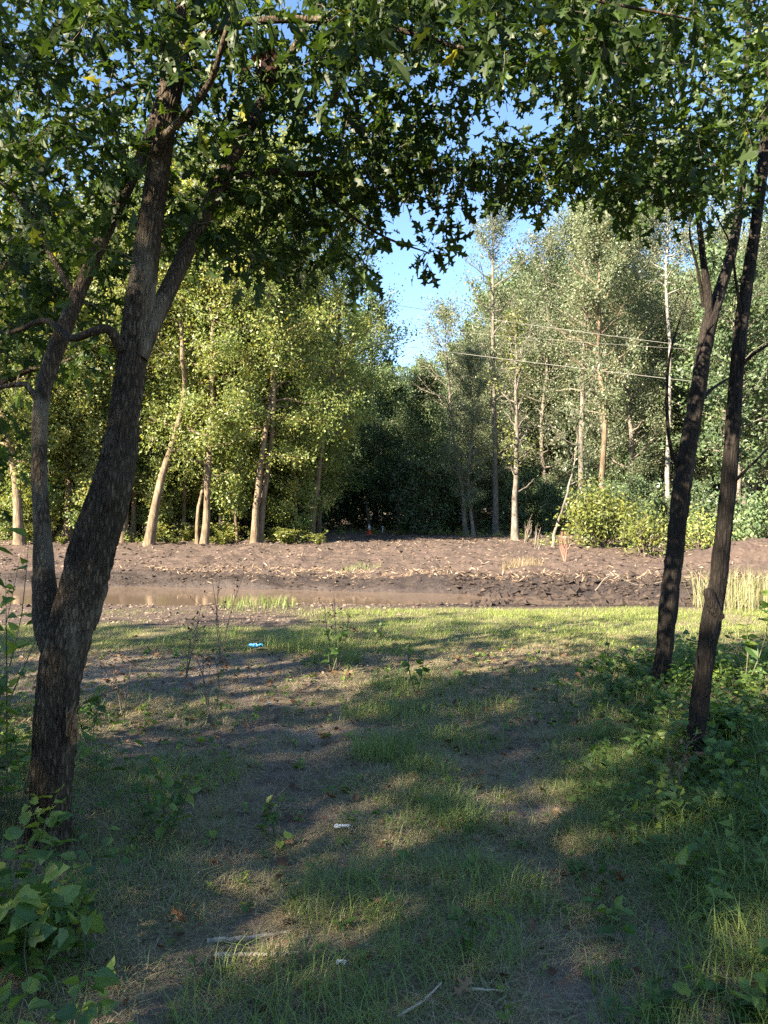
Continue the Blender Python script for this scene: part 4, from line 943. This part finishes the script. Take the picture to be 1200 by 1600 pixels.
# ferns and low plants at the feet of the sunny stand
def fern(x, y, h, rng, label, group):
    root = thing('fern', label, 'fern', (x, y, gz(x, y)), 0, group); fo = MB()
    for i in range(11):
        a = i * 0.57 + rng.random() * 0.5; L = h * (0.7 + 0.6 * rng.random()); s = np.linspace(0, 1, 13); tl = 0.5 + 0.5 * rng.random()
        P = np.column_stack([np.cos(a) * L * s * tl, np.sin(a) * L * s * tl, h * np.sin(s * (1.5 + 0.7 * tl)) * (1.3 - 0.5 * tl)]); t_ = np.gradient(P, axis=0)
        side = norm(np.cross(t_, [0, 0, 1.0]))
        for sg in (-1, 1):
            leaves(fo, 'quad', P[1:], side[1:] * sg + 0.4 * norm(t_[1:]) + 0.25 * rng.normal(size=(12, 3)), rdir(12, rng, 1.0), L * 0.26 * (1.1 - s[1:]) + 0.02, 0.25 + 0.7 * rng.random(12))
    fo.build('fronds', M['bush_leaf'], root)
rn = np.random.default_rng(19)
for i in range(28):
    px = rn.choice([rn.uniform(240, 300), rn.uniform(325, 392), rn.uniform(410, 482), rn.uniform(40, 110), rn.uniform(425, 500)]); Yd = rn.uniform(26.2, 28.8)
    p = at(px, 850, Yd); fern(p[0], p[1], 0.18 + 0.55 * rn.random() ** 1.5, rn, 'yellow green fern at the feet of the sunny trunks', 'ferns under the left stand')

# bare reddish shrub, tall dry grass, fallen branches
def bare_shrub(label, px, py, Yd, h, n, seed, mat, name='bare_shrub'):
    rng = np.random.default_rng(seed); p = at(px, py, Yd); x, y = p[0], p[1]; root = thing(name, label, 'shrub', (x, y, gz(x, y))); wd = MB()
    for i in range(n):
        a = rng.random() * 6.28; sp = 0.28 * h * rng.random(); e = np.array([math.cos(a) * sp, math.sin(a) * sp, h * (0.55 + 0.5 * rng.random())])
        P = spline([(rng.normal() * .03, rng.normal() * .03, -0.05), e * 0.5 + rng.normal(size=3) * 0.05, e], 6); tube(wd, P, np.linspace(0.016, 0.005, 6), 4, 0.5, 0, 0, False, rng)
        for q in range(4):
            u = 0.45 + 0.55 * rng.random(); c = np.array([np.interp(u, np.linspace(0, 1, 6), P[:, k]) for k in range(3)])
            tube(wd, [c, c + norm(np.array([rng.normal(), rng.normal(), 0.8])) * 0.2 * h * rng.random()], [0.006, 0.003], 3, 0.5, 0, 0, False, rng)
    wd.build('stems', mat, root)
M['red_twig'] = plain_mat('red_twig', (0.30, 0.16, 0.11), 0.85, 15, 0.4)
bare_shrub('bare reddish shrub left on the bank before the yellow green bush', 882, 892, 20.5, 0.85, 9, 91, M['red_twig'])
bare_shrub('small grey leafless shrub on the bank near the leaning sapling', 838, 880, 23.0, 0.7, 7, 92, M['dead_wood'])
bare_shrub('bare grey brush under the half dead tree', 822, 862, 27.0, 1.0, 9, 93, M['dead_wood'])
def tall_grass(label, px, py, Yd, r, n, h, tone, seed):
    rng = np.random.default_rng(seed); p = at(px, py, Yd); mb = MB(); rr = r * np.sqrt(rng.random(n)); a = rng.random(n) * 6.283
    hh = h * (0.5 + 0.5 * rng.random(n)); blades(mb, p[0] + rr * np.cos(a), p[1] + rr * np.sin(a), hh, hh * (0.1 + 1.3 * rng.random(n) ** 1.5), 0.0022 + 0.0028 * rng.random(n), tone + 0.15 * rng.random(n), rng)
    off = np.array([p[0], p[1], gz(p[0], p[1])]); mb.v = [v - off for v in mb.v]
    tag(mb.build('tall_grass', M['grass'], None, off), label, 'grass clump')
tall_grass('tall dry straw coloured grass clump at the right edge', 1170, 950, 13.6, 0.95, 650, 0.8, 0.36, 94)
tall_grass('dry tan grass clump on the mud bank by the reddish shrub', 818, 905, 19.2, 0.55, 420, 0.36, 0.06, 95)
tall_grass('green grass clump at the near edge of the water', 405, 948, 13.6, 0.7, 300, 0.25, 0.62, 96)
tall_grass('yellowish grass tuft on the mud above the water', 565, 893, 19.4, 0.5, 200, 0.22, 0.45, 97)
def stick(label, pts, r, mat, name='stick', cat='stick', tw=0):
    P = spline([np.array(p) for p in pts], 14); off = P[0].copy(); mb = MB(); rng = np.random.default_rng(len(label))
    P = P - off; P[1:-1] += rng.normal(size=(12, 3)) * r * 0.14
    tube(mb, P, np.linspace(r, r * 0.5, 14), 8, 0.5, 0, 0.12, True, rng)
    for i in range(tw):
        c = P[3 + i * 2]; e = c + norm(rng.normal(size=3) + np.array([0, 0, 0.7])) * 0.35; tube(mb, [c, (c + e) / 2 + rng.normal(size=3) * .03, e], [r * .4, r * .3, r * .15], 4, 0.5, 0, 0, False, rng)
    tag(mb.build(name, mat, None, off), label, cat)
def gp(px, py, dz=0.0):
    Yd = CAM_Z * F / (py - 800)
    for _ in range(6):
        p = at(px, py, Yd); Yd = (CAM_Z - gz(p[0], Yd) - dz) * F / (py - 800)
    p = at(px, py, Yd); p[2] = gz(p[0], p[1]) + dz; return p
M['pale_stick'] = plain_mat('pale_stick', (0.42, 0.36, 0.27), 0.85, 30, 0.5)
stick('pale stripped stick lying across the track, the nearer of two', [gp(335, 1493, .003), gp(390, 1492, .008), gp(467, 1489, .0)], 0.011, M['pale_stick'])
stick('pale flattened stick lying across the track, the farther of two', [gp(322, 1471, .0), gp(370, 1468, .007), gp(452, 1456, .002)], 0.013, M['pale_stick'])
stick('thin pale twig slanting on the dark soil near the bottom', [gp(620, 1590, .02), gp(665, 1560, .03), gp(690, 1535, .05)], 0.005, M['pale_stick'])
stick('thin pale stick lying at the bottom right of centre', [gp(725, 1545, .02), gp(755, 1546, .03), gp(788, 1548, .02)], 0.005, M['pale_stick'])
stick('dark bent branch lying on the bare soil beside the oak', [gp(128, 1100, .10), gp(170, 1080, .16), gp(210, 1066, .12), gp(262, 1062, .04)], 0.009, M['twig'], 'fallen_branch', 'branch', 2)
stick('curved bare branch lying on the mud before the yellow green bush', [gp(930, 905, .03) + np.array(d) for d in ((0, 0, 0), (0.35, 0.1, 0.30), (0.95, 0.15, 0.10), (1.55, 0.0, 0.22))], 0.014, M['dead_wood'], 'fallen_branch', 'branch', 4)
stick('upright broken branch by the stub of the nearer slim trunk', [gp(1112, 930) + np.array(d) for d in ((0, 0, -0.05), (-0.08, 0, 0.30), (-0.20, 0.1, 0.62))], 0.016, M['dead_wood'], 'fallen_branch', 'branch', 2)

# ------------------------------------------------------------------ man made things
M['orange'] = plain_mat('orange', (0.80, 0.10, 0.02), 0.5, 30, 0.15); M['white'] = plain_mat('white', (0.78, 0.76, 0.72), 0.5, 30, 0.15)
M['blue'] = plain_mat('blue', (0.05, 0.42, 0.75), 0.4, 20, 0.2); M['litter_white'] = plain_mat('litter_white', (0.55, 0.55, 0.53), 0.6, 20, 0.15)
M['grey_blue'] = plain_mat('grey_blue', (0.22, 0.27, 0.38), 0.5, 10, 0.2); M['cable'] = plain_mat('cable', (0.34, 0.32, 0.28), 0.6, 3, 0.1)
c = gp(577, 836)
cr = thing('traffic_cone', 'orange traffic cone with white top on the shaded track', 'traffic cone', c)
cb = MB(); e = 0.19; hh = 0.025
q = np.array([[sx * e, sy * e, z] for z in (0, hh) for sx, sy in ((-1, -1), (1, -1), (1, 1), (-1, 1))])
cb.add(q, [[0, 1, 5, 4], [1, 2, 6, 5], [2, 3, 7, 6], [3, 0, 4, 7], [4, 5, 6, 7], [3, 2, 1, 0]]); cb.build('base', M['orange'], cr)
cb = MB(); tube(cb, [(0, 0, hh), (0, 0, 0.25), (0, 0, 0.28)], [0.125, 0.078, 0.070], 18); cb.build('body', M['orange'], cr)
cb = MB(); tube(cb, [(0, 0, 0.26), (0, 0, 0.42), (0, 0, 0.47)], [0.078, 0.046, 0.034], 18); cb.build('white_band', M['white'], cr)
c = gp(598, 833)
mp = MB(); tube(mp, [(0, 0, -.05), (0, 0, 0.25), (0, 0, 0.36)], [0.045, 0.045, 0.03], 8, 0.5, 0, 0.05); tag(mp.build('marker_post', M['white'], None, c), 'short white marker post standing right of the orange cone', 'marker post')
c = gp(672, 831); ub = thing('utility_box', 'small grey blue cabinet half hidden at the edge of the dark wood', 'utility box', c)
u_ = MB(); a_, b_, h_ = 0.14, 0.12, 0.55
def boxv(mb, x0, x1, y0, y1, z0, z1):
    q = np.array([[x, y, z] for z in (z0, z1) for x, y in ((x0, y0), (x1, y0), (x1, y1), (x0, y1))]); mb.add(q, [[0, 1, 5, 4], [1, 2, 6, 5], [2, 3, 7, 6], [3, 0, 4, 7], [4, 5, 6, 7], [3, 2, 1, 0]])
boxv(u_, -a_, a_, -b_, b_, -0.05, h_); u_.build('cabinet', M['grey_blue'], ub)
u2 = MB(); boxv(u2, -a_ - .02, a_ + .02, -b_ - .02, b_ + .02, h_ + 0.002, h_ + 0.04); u2.build('lid', M['grey_blue'], ub)
u3 = MB(); boxv(u3, -a_ + .03, a_ - .03, -b_ - .012, -b_ - .003, 0.06, h_ - .05); u3.build('door', M['grey_blue'], ub)
def cable(label, p, q, sag):
    P = np.array(p); Q = np.array(q); d = Q - P; A_, B_ = P - d * 0.9, Q + d * 0.8; s = np.linspace(0, 1, 60)[:, None]
    path = A_ + (B_ - A_) * s; z0 = np.interp([1 / 3], [0, 1], [0, 0])[0]
    path[:, 2] -= sag * 4 * (s[:, 0] * (1 - s[:, 0]) - 0.22)
    mb = MB(); tube(mb, path, 0.010 if label.startswith('lowest') else 0.008 if label.startswith('upper') else 0.005, 6); tag(mb.build('overhead_cable', M['cable']), label, 'cable')
cable('lowest pale overhead cable crossing the clearing', at(440, 515, 28.6), at(1085, 597, 29.2), 0.35)
cable('upper pale overhead cable ending among the right trees', at(480, 455, 29.5), at(990, 530, 29.6), 0.35)
cable('middle thin overhead cable close under the upper one', at(640, 512, 29.5), at(1060, 545, 29.6), 0.3)

def scrap(label, name, px, py, pts2, h, mat, cat, seed):
    """crumpled sheet: outline lifted off the ground"""
    rng = np.random.default_rng(seed); c = gp(px, py, 0.02); n = 9; u = np.linspace(-1, 1, n); Xs, Ys = np.meshgrid(u, u)
    z = h * (fbm(Xs * 1.6 + seed, Ys * 1.6, 3)) + 0.006
    v = np.column_stack([Xs.ravel() * pts2[0] * (1 + 0.15 * rng.random(n * n)), Ys.ravel() * pts2[1], z.ravel()])
    i, j = np.meshgrid(np.arange(n - 1), np.arange(n - 1)); b = (j * n + i).ravel(); mb = MB(); f = np.column_stack([b, b + 1, b + n + 1, b + n]); mb.add(v, f)
    mb.add(v - np.array([0, 0, 0.004]), f[:, ::-1]); tag(mb.build(name, mat, None, c), label, cat)
scrap('bright blue scrap of plastic on the grass at mid left', 'plastic_scrap', 399, 1015, (0.075, 0.05), 0.10, M['blue'], 'litter', 3)
scrap('white scrap of paper lying on the track near the centre', 'paper_scrap', 534, 1294, (0.035, 0.016), 0.015, M['litter_white'], 'litter', 4)
scrap('small white paper scrap near the bottom centre of the track', 'paper_scrap', 533, 1507, (0.015, 0.010), 0.012, M['litter_white'], 'litter', 5)
scrap('small white fleck of paper on the far left side of the track', 'paper_scrap', 420, 1100, (0.015, 0.010), 0.012, M['litter_white'], 'litter', 6)
# single big dead leaves
for i, (px, py, lab) in enumerate([(357, 1348, 'curled brown leaf on the grass right of the oak'), (520, 1245, 'brown leaf lying on the bare centre of the track'), (290, 1440, 'crumpled brown leaves heaped by the shrub right edge'),
                                   (720, 1545, 'pale brown leaf on dark soil at the bottom'), (960, 1385, 'reddish leaf in the grass at lower right'), (500, 1150, 'dark curled leaf on the far track')]):
    rng = np.random.default_rng(40 + i); c = gp(px, py, 0.02); mb = MB(); k = 5 if i == 2 else 2
    leaves(mb, 'oak', rng.normal(size=(k, 3)) * np.array([0.03, 0.03, 0.008]) + np.array([0, 0, 0.015]), rdir(k, rng, 0.1, 0.3), rdir(k, rng, 1.0), 0.06 + 0.03 * rng.random(k), 0.2 + 0.6 * rng.random(k), 0, -0.6)
    tag(mb.build('dead_leaf', M['brown_leaf'], None, c), lab, 'dead leaf')
